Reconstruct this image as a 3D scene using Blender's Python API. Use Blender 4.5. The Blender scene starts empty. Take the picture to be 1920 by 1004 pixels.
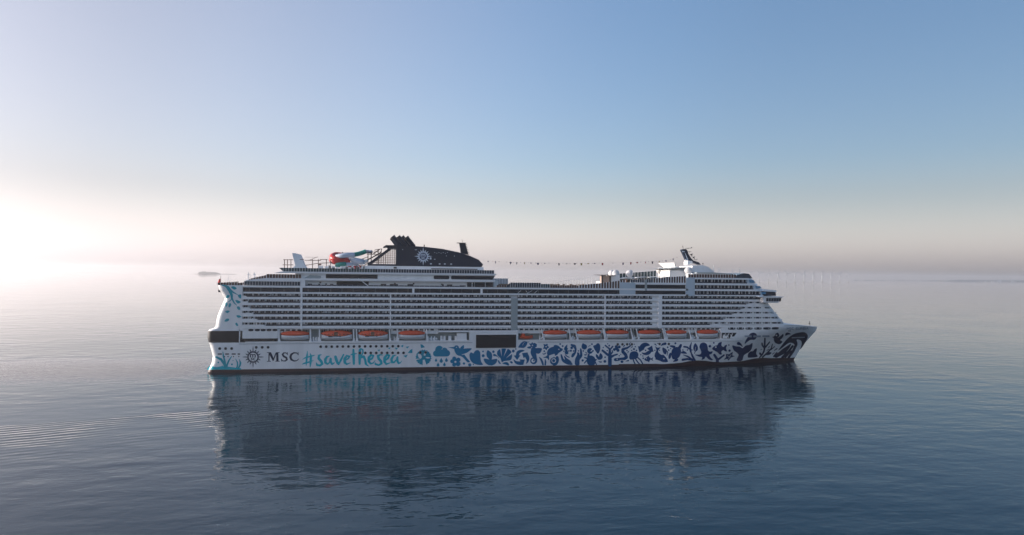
import bpy, bmesh, math, random
from mathutils import Vector, Matrix
from mathutils.geometry import delaunay_2d_cdt
R = math.radians
random.seed(7)
scene = bpy.context.scene
col = scene.collection

# ---------------------------------------------------------------- camera, a drone 49 m above the sea
F = 1280.0                                   # focal length in pixels of a 1920 px wide frame
CAM = Vector((86.43, -341.55, 48.68)); YAW, PITCH, ROLL = 0.1732, 0.0081, 0.0115
_f = Vector((math.sin(YAW), math.cos(YAW), 0)); _r = Vector((math.cos(YAW), -math.sin(YAW), 0)); _u = Vector((0, 0, 1))
FWD = _f * math.cos(PITCH) + _u * math.sin(PITCH); _up = _u * math.cos(PITCH) - _f * math.sin(PITCH)
RGT = _r * math.cos(ROLL) + _up * math.sin(ROLL); UP = _up * math.cos(ROLL) - _r * math.sin(ROLL)
cd = bpy.data.cameras.new('camera'); cam = bpy.data.objects.new('camera', cd); col.objects.link(cam)
cd.sensor_width = 36; cd.lens = F / 1920 * 36; cd.clip_start = 1; cd.clip_end = 60000
cam.matrix_world = Matrix.Translation(CAM) @ Matrix((RGT, UP, -FWD)).transposed().to_4x4()
scene.camera = cam

# ---------------------------------------------------------------- sky and sun
SUN_EL, SUN_AZ = R(12), R(86)                # azimuth to the left of the camera axis
sd = (_f * math.cos(SUN_AZ) - _r * math.sin(SUN_AZ)) * math.cos(SUN_EL) + _u * math.sin(SUN_EL)
w = bpy.data.worlds.new('World'); scene.world = w; w.use_nodes = True
nt = w.node_tree; nt.nodes.clear()
sky = nt.nodes.new('ShaderNodeTexSky'); sky.sky_type = 'NISHITA'; sky.sun_disc = False
sky.sun_elevation = SUN_EL; sky.sun_rotation = math.atan2(sd.x, sd.y)
sky.altitude = 50; sky.air_density = 1.0; sky.dust_density = 2.2; sky.ozone_density = 2.0
hs = nt.nodes.new('ShaderNodeHueSaturation'); hs.inputs['Saturation'].default_value = 1.0
tint = nt.nodes.new('ShaderNodeMix'); tint.data_type = 'RGBA'; tint.blend_type = 'MULTIPLY'; tint.inputs[0].default_value = 1
tint.inputs[7].default_value = (1.03, 0.945, 1.0, 1)
# the hazy sky is a little dimmer the farther one looks from the sun
tc = nt.nodes.new('ShaderNodeTexCoord'); dp = nt.nodes.new('ShaderNodeVectorMath'); dp.operation = 'DOT_PRODUCT'; dp.inputs[1].default_value = sd
mr = nt.nodes.new('ShaderNodeFloatCurve'); cu = mr.mapping.curves[0]
for x_, y_ in ((0.0, 0.50), (0.22, 0.58), (0.38, 0.76), (0.50, 0.90), (0.60, 0.95), (0.72, 0.87), (0.83, 0.78), (0.92, 1.0), (1.0, 2.0)):
    (cu.points[0] if x_ == 0 else cu.points[1] if x_ == 1 else cu.points.new(x_, y_)).location = (x_, y_)
mr.mapping.use_clip = False; mr.mapping.update()
hf = nt.nodes.new('ShaderNodeMath'); hf.operation = 'MULTIPLY_ADD'; hf.inputs[1].default_value = .5; hf.inputs[2].default_value = .5
dim = nt.nodes.new('ShaderNodeVectorMath'); dim.operation = 'SCALE'
# pale haze layer low over the horizon, all round
lo = nt.nodes.new('ShaderNodeMapRange'); lo.interpolation_type = 'SMOOTHSTEP'; lm = nt.nodes.new('ShaderNodeMath'); lm.operation = 'MULTIPLY'
for i_, v_ in ((1, 0.0), (2, 0.12), (3, 1.62), (4, 1.0)): lo.inputs[i_].default_value = v_
bg = nt.nodes.new('ShaderNodeBackground'); bg.inputs['Strength'].default_value = 0.15
out = nt.nodes.new('ShaderNodeOutputWorld')
L = nt.links.new
gm = nt.nodes.new('ShaderNodeGamma'); gm.inputs[1].default_value = 0.78      # haze flattens the contrast of the sky
L(sky.outputs[0], gm.inputs[0]); L(gm.outputs[0], hs.inputs['Color']); ms = nt.nodes.new('ShaderNodeMapRange'); ms.interpolation_type = 'SMOOTHSTEP'
for i_, v_ in ((1, -0.1), (2, 0.9), (3, 1.0), (4, 0.5)): ms.inputs[i_].default_value = v_
L(dp.outputs['Value'], ms.inputs[0])
sx = nt.nodes.new('ShaderNodeSeparateXYZ'); me_ = nt.nodes.new('ShaderNodeMapRange'); me_.interpolation_type = 'SMOOTHSTEP'
for i_, v_ in ((1, -0.02), (2, 0.17), (3, 0.14), (4, 1.28)): me_.inputs[i_].default_value = v_
mm_ = nt.nodes.new('ShaderNodeMath'); mm_.operation = 'MULTIPLY'
L(tc.outputs['Generated'], sx.inputs[0]); L(sx.outputs[2], me_.inputs[0]); L(me_.outputs[0], mm_.inputs[0]); L(ms.outputs[0], mm_.inputs[1]); L(mm_.outputs[0], hs.inputs['Saturation'])
L(tc.outputs['Generated'], dp.inputs[0]); L(dp.outputs['Value'], hf.inputs[0]); L(hf.outputs[0], mr.inputs['Value']); L(hs.outputs[0], dim.inputs[0]); L(sx.outputs[2], lo.inputs[0]); L(mr.outputs[0], lm.inputs[0]); L(lo.outputs[0], lm.inputs[1]); L(lm.outputs[0], dim.inputs['Scale']); L(dim.outputs[0], tint.inputs[6]); L(tint.outputs[2], bg.inputs[0]); L(bg.outputs[0], out.inputs[0])
sl = bpy.data.lights.new('sun', 'SUN'); sl.energy = 2.1; sl.angle = R(0.6); sl.color = (1.0, 0.90, 0.78)
so = bpy.data.objects.new('sun', sl); col.objects.link(so)
so.rotation_euler = sd.to_track_quat('Z', 'Y').to_euler()
scene.view_settings.view_transform = 'Standard'; scene.view_settings.look = 'None'
scene.view_settings.exposure = 1.2; scene.view_settings.gamma = 1; scene.view_settings.use_curve_mapping = False
scene.render.engine = 'CYCLES'
scene.cycles.volume_bounces = 1; scene.cycles.max_bounces = 8; scene.cycles.diffuse_bounces = 3; scene.cycles.glossy_bounces = 4
scene.cycles.use_denoising = True; scene.cycles.sample_clamp_indirect = 6

# ---------------------------------------------------------------- materials
def mat(name, color, rough=0.5, metal=0.0, **kw):
    m = bpy.data.materials.new(name); m.use_nodes = True
    b = m.node_tree.nodes['Principled BSDF']
    b.inputs['Base Color'].default_value = (*color, 1); b.inputs['Roughness'].default_value = rough
    b.inputs['Metallic'].default_value = metal
    for k, v in kw.items(): b.inputs[k].default_value = v
    return m
def N(m, t, **kw):
    n = m.node_tree.nodes.new(t)
    for k, v in kw.items(): setattr(n, k, v)
    return n

def water_material():
    m = mat('sea_water', (0.0, 0.020, 0.036), 0.02)
    t = m.node_tree; b = t.nodes['Principled BSDF']; b.inputs['IOR'].default_value = 1.28
    L = t.links.new
    geo = N(m, 'ShaderNodeNewGeometry')
    def vmath(op, a, bb=None):
        n = N(m, 'ShaderNodeVectorMath', operation=op)
        L(a, n.inputs[0])
        if bb is not None: n.inputs[1].default_value = bb
        return n.outputs[0]
    def mth(op, a, bb=None, c=None):
        n = N(m, 'ShaderNodeMath', operation=op)
        for i, v in enumerate((a, bb, c)):
            if v is None: continue
            if isinstance(v, (int, float)): n.inputs[i].default_value = v
            else: L(v, n.inputs[i])
        return n.outputs[0]
    pos = geo.outputs['Position']
    sep = N(m, 'ShaderNodeSeparateXYZ'); L(pos, sep.inputs[0]); X, Y = sep.outputs[0], sep.outputs[1]
    def noise(scale, vec, detail=2, rough=0.5, dist=0.0):
        n = N(m, 'ShaderNodeTexNoise'); n.inputs['Scale'].default_value = scale
        n.inputs['Detail'].default_value = detail; n.inputs['Roughness'].default_value = rough
        n.inputs['Distortion'].default_value = dist
        L(vec, n.inputs['Vector']); return n.outputs[0]
    mp = N(m, 'ShaderNodeMapping'); L(pos, mp.inputs[0]); mp.inputs['Rotation'].default_value = (0, 0, R(14)); mp.inputs['Scale'].default_value = (0.55, 1.0, 1)
    v1 = mp.outputs[0]
    big = noise(0.11, v1, 1)            # 9 m swell
    mid = noise(0.36, v1, 2, 0.55, 0.3)   # 2.5 m ripples
    fine = noise(1.3, v1, 2, 0.6)      # 0.7 m
    patch = noise(0.012, pos, 2)       # patches of calmer water
    pf = N(m, 'ShaderNodeMapRange'); L(patch, pf.inputs[0]); pf.inputs[1].default_value = .35; pf.inputs[2].default_value = .65; pf.inputs[3].default_value = .55; pf.inputs[4].default_value = 1.25
    h = mth('MULTIPLY', big, 0.27)
    h = mth('MULTIPLY_ADD', mid, 0.105, h)
    h = mth('MULTIPLY_ADD', fine, 0.013, h)
    h = mth('MULTIPLY', h, pf.outputs[0])
    # bow wave: a feathered train of crests spreading astern from the bow
    dx, dy = -0.9424, -0.3345
    sx_ = mth('SUBTRACT', X, 236.0); sy_ = mth('ADD', Y, 15.0)
    wob = mth('MULTIPLY', mth('SUBTRACT', noise(0.03, pos, 1), 0.5), 5.0)
    d_ = mth('ADD', mth('ADD', mth('MULTIPLY', sx_, -dy), mth('MULTIPLY', sy_, dx)), wob)      # grows away from the hull
    s_ = mth('MAXIMUM', mth('ADD', mth('MULTIPLY', sx_, dx), mth('MULTIPLY', sy_, dy)), 0.0)
    ph = mth('ADD', d_, mth('MULTIPLY', s_, -0.035))
    wv = mth('SINE', mth('MULTIPLY', mth('ADD', ph, mth('MULTIPLY', noise(0.12, pos, 1), 1.6)), 2 * math.pi / 3.3))
    wd = mth("MULTIPLY_ADD", s_, 0.12, 1.5)
    env = mth('POWER', 2.718, mth('MULTIPLY', mth('POWER', mth('DIVIDE', mth('MAXIMUM', d_, 0.0), wd), 2.0), -1.0))
    front_ = mth('MINIMUM', mth('MAXIMUM', mth('MULTIPLY_ADD', d_, 0.5, 1.0), 0.0), 1.0)
    grow = mth('MINIMUM', mth('MULTIPLY', s_, 0.008), 1.0)
    brk = mth('MINIMUM', mth('MAXIMUM', mth('MULTIPLY_ADD', noise(0.045, pos, 2), 5.0, -1.9), 0.1), 1.2)
    h = mth('ADD', h, mth('MULTIPLY', mth('MULTIPLY', brk, mth('MULTIPLY', mth('MULTIPLY', wv, env), mth('MULTIPLY', front_, grow))), 0.052))
    # churned wake astern of the ship
    wk = noise(0.5, pos, 3, 0.6, 1.2)
    e1 = mth('POWER', 2.718, mth('MULTIPLY', mth('POWER', mth('DIVIDE', mth('SUBTRACT', Y, 16.0), 26.0), 2.0), -1.0))
    e2 = mth('MINIMUM', mth('MAXIMUM', mth('DIVIDE', mth('SUBTRACT', 2.0, X), 12.0), 0.0), 1.0)
    h = mth('MULTIPLY_ADD', mth('MULTIPLY', wk, mth('MULTIPLY', e1, e2)), 1.1, h)
    bp = N(m, 'ShaderNodeBump'); bp.inputs['Strength'].default_value = 1; bp.inputs['Distance'].default_value = 1.0
    L(h, bp.inputs['Height']); L(bp.outputs[0], b.inputs['Normal'])
    return m
WATER = water_material()

def tag(o, label=None, cat=None, group=None, kind=None):
    if label: o['label'] = label
    if cat: o['category'] = cat
    if group: o['group'] = group
    if kind: o['kind'] = kind
    return o
def mesh_obj(name, verts, faces, m, parent=None, smooth=False):
    me = bpy.data.meshes.new(name); me.from_pydata([tuple(v) for v in verts], [], faces); me.update()
    if smooth: me.polygons.foreach_set('use_smooth', [True] * len(me.polygons))
    if m is not None: me.materials.append(m)
    o = bpy.data.objects.new(name, me); col.objects.link(o)
    if parent is not None: o.parent = parent
    return o

# ---------------------------------------------------------------- the sea, one sheet to the horizon
rings = [0, 60, 120, 200, 300, 450, 700, 1100, 1800, 3000, 5000, 8000, 11500, 15000]
sv = [(150, 0, 0)]; sf = []; NS = 96
for r_ in rings[1:]:
    for k in range(NS): sv.append((150 + r_ * math.cos(2 * math.pi * k / NS), r_ * math.sin(2 * math.pi * k / NS), 0))
for k in range(NS): sf.append((0, 1 + k, 1 + (k + 1) % NS))
for j in range(len(rings) - 2):
    for k in range(NS):
        a = 1 + j * NS; k2 = (k + 1) % NS
        sf.append((a + k, a + NS + k, a + NS + k2, a + k2))
tag(mesh_obj('water', sv, sf, WATER), 'calm rippled grey blue sea around the ship', kind='structure')

# ---------------------------------------------------------------- morning haze
def box_faces(): return [(0, 3, 2, 1), (4, 5, 6, 7), (0, 1, 5, 4), (1, 2, 6, 5), (2, 3, 7, 6), (3, 0, 4, 7)]
def box_verts(x0, y0, z0, x1, y1, z1):
    return [(x0, y0, z0), (x1, y0, z0), (x1, y1, z0), (x0, y1, z0), (x0, y0, z1), (x1, y0, z1), (x1, y1, z1), (x0, y1, z1)]
HAZE = bpy.data.materials.new('haze_air'); HAZE.use_nodes = True
ht = HAZE.node_tree; ht.nodes.clear()
pv = ht.nodes.new('ShaderNodeVolumePrincipled'); mo = ht.nodes.new('ShaderNodeOutputMaterial')
pv.inputs['Color'].default_value = (0.96, 0.94, 0.94, 1); pv.inputs['Density'].default_value = 0.000085; pv.inputs['Anisotropy'].default_value = 0.45
ht.links.new(pv.outputs[0], mo.inputs['Volume'])
hz = mesh_obj('haze', box_verts(-15500, -15500, -9, 15800, 15500, 114), box_faces(), HAZE)
tag(hz, 'pale morning haze hanging over the calm sea', kind='stuff')
# ---------------------------------------------------------------- helpers
def pix(px, py, y=0.0):
    """where the sight line of a photo point meets the upright plane y: real metres (x, z) on the ship"""
    d = FWD * F + RGT * (px - 960) - UP * (py - 502)
    t = (y - CAM.y) / d.y
    return CAM.x + d.x * t, CAM.z + d.z * t
def ground(px, py):
    d = FWD * F + RGT * (px - 960) - UP * (py - 502)
    t = -CAM.z / d.z
    return CAM + d * t
def lerp(a, b, t): return a + (b - a) * t
def interp(x, pts):
    if x <= pts[0][0]: return pts[0][1]
    for (a, b), (c, d) in zip(pts, pts[1:]):
        if x <= c: return lerp(b, d, (x - a) / (c - a))
    return pts[-1][1]
class MB:
    def __init__(s): s.v = []; s.f = []
    def box(s, x0, x1, y0, y1, z0, z1):
        n = len(s.v); s.v += box_verts(min(x0, x1), min(y0, y1), min(z0, z1), max(x0, x1), max(y0, y1), max(z0, z1))
        s.f += [tuple(n + i for i in q) for q in box_faces()]; return s
    def prism(s, pts, y0, y1):
        """outline in x, z drawn through the beam from y0 to y1"""
        a = sum(p[0] * q[1] - q[0] * p[1] for p, q in zip(pts, pts[1:] + pts[:1]))
        if a < 0: pts = pts[::-1]
        n = len(s.v); k = len(pts)
        s.v += [(x, y0, z) for x, z in pts] + [(x, y1, z) for x, z in pts]
        s.f.append(tuple(n + i for i in range(k))); s.f.append(tuple(n + k + i for i in range(k))[::-1])
        for i in range(k):
            j = (i + 1) % k; s.f.append((n + j, n + i, n + k + i, n + k + j))
        return s
    def bar(s, a, b, w=0.2, w2=None, nseg=4):
        a = Vector(a); b = Vector(b); d = (b - a).normalized()
        u = d.cross(Vector((0, 0, 1)) if abs(d.z) < .9 else Vector((1, 0, 0))).normalized(); v = d.cross(u)
        n = len(s.v); w2 = w if w2 is None else w2
        for c, r in ((a, w), (b, w2)):
            for k in range(nseg):
                t = 2 * math.pi * (k + .5) / nseg
                s.v.append(tuple(c + (u * math.cos(t) + v * math.sin(t)) * r * (1.414 / 2 if nseg == 4 else .5)))
        for k in range(nseg):
            k2 = (k + 1) % nseg; s.f.append((n + k, n + k2, n + nseg + k2, n + nseg + k))
        s.f.append(tuple(n + k for k in range(nseg))[::-1]); s.f.append(tuple(n + nseg + k for k in range(nseg)))
        return s
    def tube(s, path, r, nseg=8):
        path = [Vector(p) for p in path]; n0 = len(s.v); m = len(path)
        rr = r if isinstance(r, (list, tuple)) else [r] * m
        for i, p in enumerate(path):
            d = (path[min(i + 1, m - 1)] - path[max(i - 1, 0)]).normalized()
            u = d.cross(Vector((0, 0, 1)) if abs(d.z) < .95 else Vector((1, 0, 0))).normalized(); v = d.cross(u)
            for k in range(nseg):
                t = 2 * math.pi * k / nseg; s.v.append(tuple(p + (u * math.cos(t) + v * math.sin(t)) * rr[i]))
        for i in range(m - 1):
            for k in range(nseg):
                k2 = (k + 1) % nseg; a = n0 + i * nseg
                s.f.append((a + k, a + k2, a + nseg + k2, a + nseg + k))
        s.f.append(tuple(n0 + k for k in range(nseg))[::-1]); s.f.append(tuple(n0 + (m - 1) * nseg + k for k in range(nseg)))
        return s
    def ball(s, c, r, nu=20, nv=12, sz=1.0, zmin=-1.0):
        n = len(s.v)
        for j in range(nv + 1):
            t = -math.pi / 2 + math.pi * j / nv; zz = max(math.sin(t), zmin)
            for i in range(nu):
                a = 2 * math.pi * i / nu
                s.v.append((c[0] + r * math.cos(t) * math.cos(a), c[1] + r * math.cos(t) * math.sin(a), c[2] + r * sz * zz))
        for j in range(nv):
            for i in range(nu):
                i2 = (i + 1) % nu; s.f.append((n + j * nu + i, n + j * nu + i2, n + (j + 1) * nu + i2, n + (j + 1) * nu + i))
        return s
    def disc(s, x, y, z, r, th=0.1, nseg=14):
        n = len(s.v)
        for yy in (y, y - th):
            for k in range(nseg):
                t = 2 * math.pi * k / nseg; s.v.append((x + r * math.cos(t), yy, z + r * math.sin(t)))
        s.f.append(tuple(n + nseg + k for k in range(nseg)))
        for k in range(nseg):
            k2 = (k + 1) % nseg; s.f.append((n + k, n + k2, n + nseg + k2, n + nseg + k))
        return s
    def build(s, name, m, parent=None, smooth=False, stuff=False):
        o = mesh_obj(name, s.v, s.f, m, parent, smooth)
        if stuff: o['kind'] = 'stuff'
        return o
def inst(src, name, loc, parent, rot=(0, 0, 0), scale=(1, 1, 1)):
    o = bpy.data.objects.new(name, src); col.objects.link(o); o.location = loc; o.rotation_euler = rot; o.scale = scale
    o.parent = parent; return o
def empty(name, loc=(0, 0, 0), rz=0):
    o = bpy.data.objects.new(name, None); col.objects.link(o); o.location = loc; o.rotation_euler.z = rz; o.empty_display_size = 2
    return o
def smooth_part(o):
    o.data.polygons.foreach_set('use_smooth', [True] * len(o.data.polygons)); return o

# ---------------------------------------------------------------- materials of the ship
def paint(name, color, rough=0.45, var=0.06, scale=0.25, streak=True):
    m = mat(name, color, rough, **{'Specular IOR Level': 0.5 if max(color) > .3 else 0.22}); t = m.node_tree; b = t.nodes['Principled BSDF']
    tc = N(m, 'ShaderNodeNewGeometry'); mp = N(m, 'ShaderNodeMapping'); mp.inputs['Scale'].default_value = (1.0, 1.0, 0.12 if streak else 1.0)
    nz = N(m, 'ShaderNodeTexNoise'); nz.inputs['Scale'].default_value = scale; nz.inputs['Detail'].default_value = 5
    mr = N(m, 'ShaderNodeMapRange'); mr.inputs[1].default_value = .3; mr.inputs[2].default_value = .7
    mr.inputs[3].default_value = 1 - var; mr.inputs[4].default_value = 1 + var * .5
    vm = N(m, 'ShaderNodeVectorMath', operation='SCALE'); vm.inputs[0].default_value = color
    t.links.new(tc.outputs['Position'], mp.inputs[0]); t.links.new(mp.outputs[0], nz.inputs['Vector'])
    t.links.new(nz.outputs[0], mr.inputs[0]); t.links.new(mr.outputs[0], vm.inputs['Scale']); t.links.new(vm.outputs[0], b.inputs['Base Color'])
    return m
WHITE = paint('white_ship_paint', (0.82, 0.83, 0.83), 0.4, 0.10)
WHITE2 = paint('white_deck_edge', (0.84, 0.85, 0.86), 0.4, 0.05)
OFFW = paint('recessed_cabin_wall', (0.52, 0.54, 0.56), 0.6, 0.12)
BLUEW = paint('pale_blue_panel', (0.50, 0.59, 0.66), 0.45, 0.05)
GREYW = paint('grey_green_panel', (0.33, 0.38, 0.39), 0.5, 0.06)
RED = paint('dark_red_antifouling', (0.050, 0.026, 0.030), 0.45, 0.3, 0.15, False)
DARKP = paint('charcoal_opening', (0.020, 0.021, 0.025), 0.5, 0.15)
NAVYP = paint('navy_funnel_paint', (0.013, 0.022, 0.042), 0.38, 0.1)
TEAK = paint('teak_decking', (0.23, 0.17, 0.12), 0.7, 0.15, 0.8, False)
BROWN = paint('brown_cladding', (0.20, 0.12, 0.085), 0.7, 0.2, 1.2, False)
ORANGE = paint('orange_canopy', (0.66, 0.085, 0.025), 0.42, 0.12, 0.6, False)
BOATW = paint('boat_white', (0.62, 0.63, 0.64), 0.4, 0.08, 0.8, False)
def glassy(name, c, r=0.12, spec=0.5):
    m = mat(name, c, r); m.node_tree.nodes['Principled BSDF'].inputs['Specular IOR Level'].default_value = spec; return m
GLASS = glassy('dark_cabin_glass', (0.008, 0.015, 0.030), .2, .25)
RAILG = glassy('tinted_balustrade_glass', (0.010, 0.020, 0.040), 0.2, .3)
def striped_glass():
    m = paint('panorama_glass', (0.012, 0.020, 0.032), 0.25, 0.35, 0.6, False); return m
STRIP = striped_glass()
WINDG = paint('windbreak_glass', (0.045, 0.085, 0.095), 0.12, 0.35, 0.9, False)
WINDB = paint('windbreak_glass_blue', (0.035, 0.055, 0.080), 0.12, 0.35, 0.9, False)
WINDW = paint('windbreak_glass_brown', (0.10, 0.055, 0.045), 0.25, 0.4, 1.5, False)
STEEL = mat('dark_steel', (0.035, 0.032, 0.034), 0.5)
RUST = mat('brown_frame', (0.16, 0.10, 0.075), 0.6)
SLIDER = mat('red_slide', (0.55, 0.03, 0.025), 0.35)
SLIDEG = mat('green_slide', (0.0, 0.23, 0.19), 0.35)
SLIDEW = mat('pale_blue_slide', (0.42, 0.50, 0.60), 0.35)
DOMEW = paint('dome_white', (0.60, 0.60, 0.60), 0.45, 0.05)
TAN = paint('tan_cladding', (0.44, 0.33, 0.28), 0.7, 0.1)
REDF = mat('red_flag_cloth', (0.55, 0.03, 0.03), 0.8)
def mural_material():
    m = mat('sea_mural_paint', (0, .3, .4), 0.5, **{'Specular IOR Level': 0.08}); t = m.node_tree; b = t.nodes['Principled BSDF']
    g = N(m, 'ShaderNodeNewGeometry'); s = N(m, 'ShaderNodeSeparateXYZ'); t.links.new(g.outputs['Position'], s.inputs[0])
    mr = N(m, 'ShaderNodeMapRange'); mr.inputs[1].default_value = 0; mr.inputs[2].default_value = 330; t.links.new(s.outputs[0], mr.inputs[0])
    cr = N(m, 'ShaderNodeValToRGB'); t.links.new(mr.outputs[0], cr.inputs[0])
    stops = [(0, (.004, .36, .42)), (85, (.0, .43, .52)), (100, (.001, .28, .40)), (118, (.001, .19, .36)), (150, (.001, .12, .28)), (200, (.001, .070, .20)), (255, (.002, .035, .145)), (290, (.004, .018, .060)), (330, (.006, .010, .03))]
    el = cr.color_ramp.elements
    while len(el) < len(stops): el.new(0.5)
    for e, (x, c) in zip(el, stops): e.position = x / 330; e.color = (*c, 1)
    t.links.new(cr.outputs[0], b.inputs['Base Color']); return m
MURAL = mural_material()
LEAFP = mat('leaf_mural_paint', (.01, .34, .42), 0.5, **{'Specular IOR Level': 0.08})
NAVYL = mat('navy_lettering', (0.01, 0.022, 0.055), 0.5, **{'Specular IOR Level': 0.08})
LOGOL = mat('pale_emblem_paint', (0.50, 0.58, 0.66), 0.4)
DISC = mat('emblem_blue', (0.012, 0.03, 0.09), 0.35)
GREYL = mat('grey_lettering', (0.28, 0.33, 0.40), 0.5)

# ---------------------------------------------------------------- hull surface
STERN = [(-6, 4.0), (0, 0.6), (1.5, 1.2), (4.7, 2.6), (7.5, 2.9), (9.7, 2.3), (13, 1.5), (14.2, 0.9), (16, 0.3), (19.6, 0.5), (20.4, 1.4), (20.95, 3.4),
         (22, 4.0), (24.5, 4.3), (27.4, 4.9), (31, 6.3), (34.2, 7.7), (35.1, 7.8), (36.5, 7.0), (38.9, 5.4), (42, 4.6)]
STEM = [(-6, 313), (0, 316.9), (1.8, 317.9), (6.4, 320.8), (11.9, 325.9), (17.4, 331.3), (19.4, 331.6), (24, 331.6)]
X0B = [(-6, 200), (0, 222), (6, 236), (14, 262), (20, 284), (24, 288)]
PB = [(-6, 1.6), (0, 1.75), (14, 2.0), (20, 2.35), (24, 2.4)]
def sheer(x): return interp(x, [(262, 22.3), (300, 22.2), (312, 21.3), (323, 20.1), (331.6, 19.4)])
def hullY(x, z):
    xs = interp(z, STERN); r = 3.0
    if x < xs + r:
        d = max(0.0, x - xs); return r - math.sqrt(max(0.0, r * r - (r - d) ** 2))
    x0 = interp(z, X0B)
    if x > x0:
        t = min(1.0, (x - x0) / (interp(z, STEM) - x0)); return 21.5 * t ** interp(z, PB)
    return 0.0
def surf(px, py):
    y = 0.0
    for _ in range(26):
        x, z = pix(px, py, y); y = y * .55 + hullY(x, z) * .45
    return x, y, z
def shell(name, m, zlev, xa, xb, parent, ztop=None, close=True):
    """skin of the hull between two heights, both sides; xa None = round the stern, xb None = to the stem"""
    rows = []
    for z_ in zlev:
        def loop(z):
            pts = []
            xs = interp(z, STERN) if xa is None else xa
            x1 = interp(z, STEM) if xb is None else xb
            if xa is None:
                for k in range(9):
                    t = k / 8 * math.pi / 2; pts.append((xs + 3 - 3 * math.cos(t), 3 - 3 * math.sin(t) if False else 3 - 3 * math.sin(t), z))
                pts = [(p[0], 3 - 3 * math.sin(k / 8 * math.pi / 2), z) for k, p in enumerate(pts)]
                xs += 3
            x0 = interp(z, X0B)
            for k in range(0 if xa is not None else 1, 41):
                x = lerp(xs, min(max(x0, xs + .1), x1), k / 40); pts.append((x, hullY(x, z) if xa is not None else (0.0 if x <= x0 else hullY(x, z)), z))
            if x1 > x0:
                st = max(x0, xs)
                for k in range(1, 49):
                    x = lerp(st, x1, 1 - (1 - k / 48) ** 1.5); pts.append((x, hullY(x, z), z))
            return pts
        L_ = loop(z_)
        if ztop:  # last row follows the sheer line
            L_ = [(x, y, min(z, ztop(x))) for x, y, z in L_]
        rows.append(L_)
    v = []; f = []; n = len(rows[0])
    for side in (0, 1):
        b0 = len(v)
        for L_ in rows: v += [(x, y if side == 0 else 43 - y, z) for x, y, z in L_]
        for j in range(len(rows) - 1):
            for i in range(n - 1):
                a = b0 + j * n + i; q = (a, a + 1, a + n + 1, a + n)
                f.append(q if side == 0 else q[::-1])
    half = len(rows) * n
    for j in range(len(rows) - 1):       # transom / end closures
        a = j * n; f.append((a, a + n, half + a + n, half + a))
        a = j * n + n - 1; f.append((a, half + a, half + a + n, a + n))
    if close:                              # deck over the top row
        b0 = (len(rows) - 1) * n
        for i in range(n - 1): f.append((b0 + i, b0 + i + 1, half + b0 + i + 1, half + b0 + i))
    return mesh_obj(name, v, f, m, parent, False)

ship = empty('cruise_ship', (0, 0, 0))
tag(ship, 'large white cruise ship with blue sea life mural along its hull, lying on calm sea', 'cruise ship')
HT = 14.2
hull = shell('hull', WHITE, [1.5, 3, 4.5, 6, 7.5, 9, 10.5, 12, 13.2, HT], None, None, ship, close=True)
shell('boot_topping', RED, [-6, -3, -1, 0.3, 1.5], None, None, ship, close=False)
shell('mooring_deck_opening', DARKP, [HT + .02, 15.2, 16.5, 18, 19.4, 19.75], None, 15.1, ship)
MB().box(15.1, 15.5, 0, 43, HT, 20.6).build('frame', WHITE2, ship)
shell('stern_ledge', WHITE2, [19.75, 20.1, 20.4, 20.9], None, 16.6, ship)
st = shell('stern_wall', WHITE, [20.9, 22, 23.5, 25, 26.5, 28, 29.5, 31, 32.5, 34, 34.8, 35.2, 36, 37, 38, 39, 40, 40.5], None, 16.4, ship)
shell('stern_deck_edge', WHITE2, [40.5, 41, 41.4], None, 16.8, ship)
# forward part of the hull above the boat deck
XF = pix(1352, 630)[0]
fw = shell('bow_hull', WHITE, [HT, 15.5, 17, 18.5, 19.4, 20.4, 21.4, 22.4], XF, None, ship, ztop=sheer)
# belting line
mb = MB()
for a, b in ((448, 886), (1008, 1392)):
    xa, _ = pix(a, 645); xb, _ = pix(b, 641); mb.box(xa, xb, -0.16, 0.02, 13.42, 13.60)
mb.build('belting', mat('belting_shadow_grey', (0.25, 0.28, 0.31), 0.6), ship)
for a_, b_ in ((18, pix(880, 640)[0]), (pix(971.5, 640)[0], XF + 2)): MB().box(a_, b_, -0.22, 3.0, HT + .003, HT + .42).build('boat_deck_sill', WHITE2, ship)

# ---------------------------------------------------------------- superstructure core
ZR = [37.5, 34.75, 31.97, 29.24, 26.53, 23.72, 20.94]      # top of each balcony opening
XB = {k: pix(k, 590)[0] for k in (456, 563, 567, 731, 733, 901, 958, 970, 1133, 1136, 1223, 1235, 1241)}
def front(z):                                              # slope of the front above the foredeck, near the side
    return interp(z, [(20, 303.4), (22.2, 301.6), (24.9, 299), (27.6, 296.4), (30.5, 293.5), (34, 290.5), (36, 289.5), (41.6, 286.4), (45.6, 282.6), (50, 277.3)])
def core_level(mbx, z0, z1, xa, inset):
    """one storey of the main block with a rounded front"""
    xf0, xf1 = front(z0) , front(z1); n = 14; pts0 = []; pts1 = []
    for xf, arr in ((xf0, pts0), (xf1, pts1)):
        arr.append((xa, inset)); 
        for k in range(n + 1):
            t = math.pi / 2 * k / n; y = inset + (21.5 - inset) * (1 - math.cos(t)) ; x = xf - 9 + 3 + 14 * math.sin(t) * 1.0
            arr.append((xf - 11 + 11 * (math.sin(t)) ** .8, inset + 8 * (1 - math.cos(t))))
        arr.append((xf + 5, 21.5))
        arr += [(x, 43 - y) for x, y in arr[::-1]]
    k = len(pts0); b = len(mbx.v)
    mbx.v += [(x, y, z0) for x, y in pts0] + [(x, y, z1) for x, y in pts1]
    mbx.f.append(tuple(b + i for i in range(k))[::-1]); mbx.f.append(tuple(b + k + i for i in range(k)))
    for i in range(k):
        j = (i + 1) % k; mbx.f.append((b + i, b + j, b + k + j, b + k + i))
REC = 1.25
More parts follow.
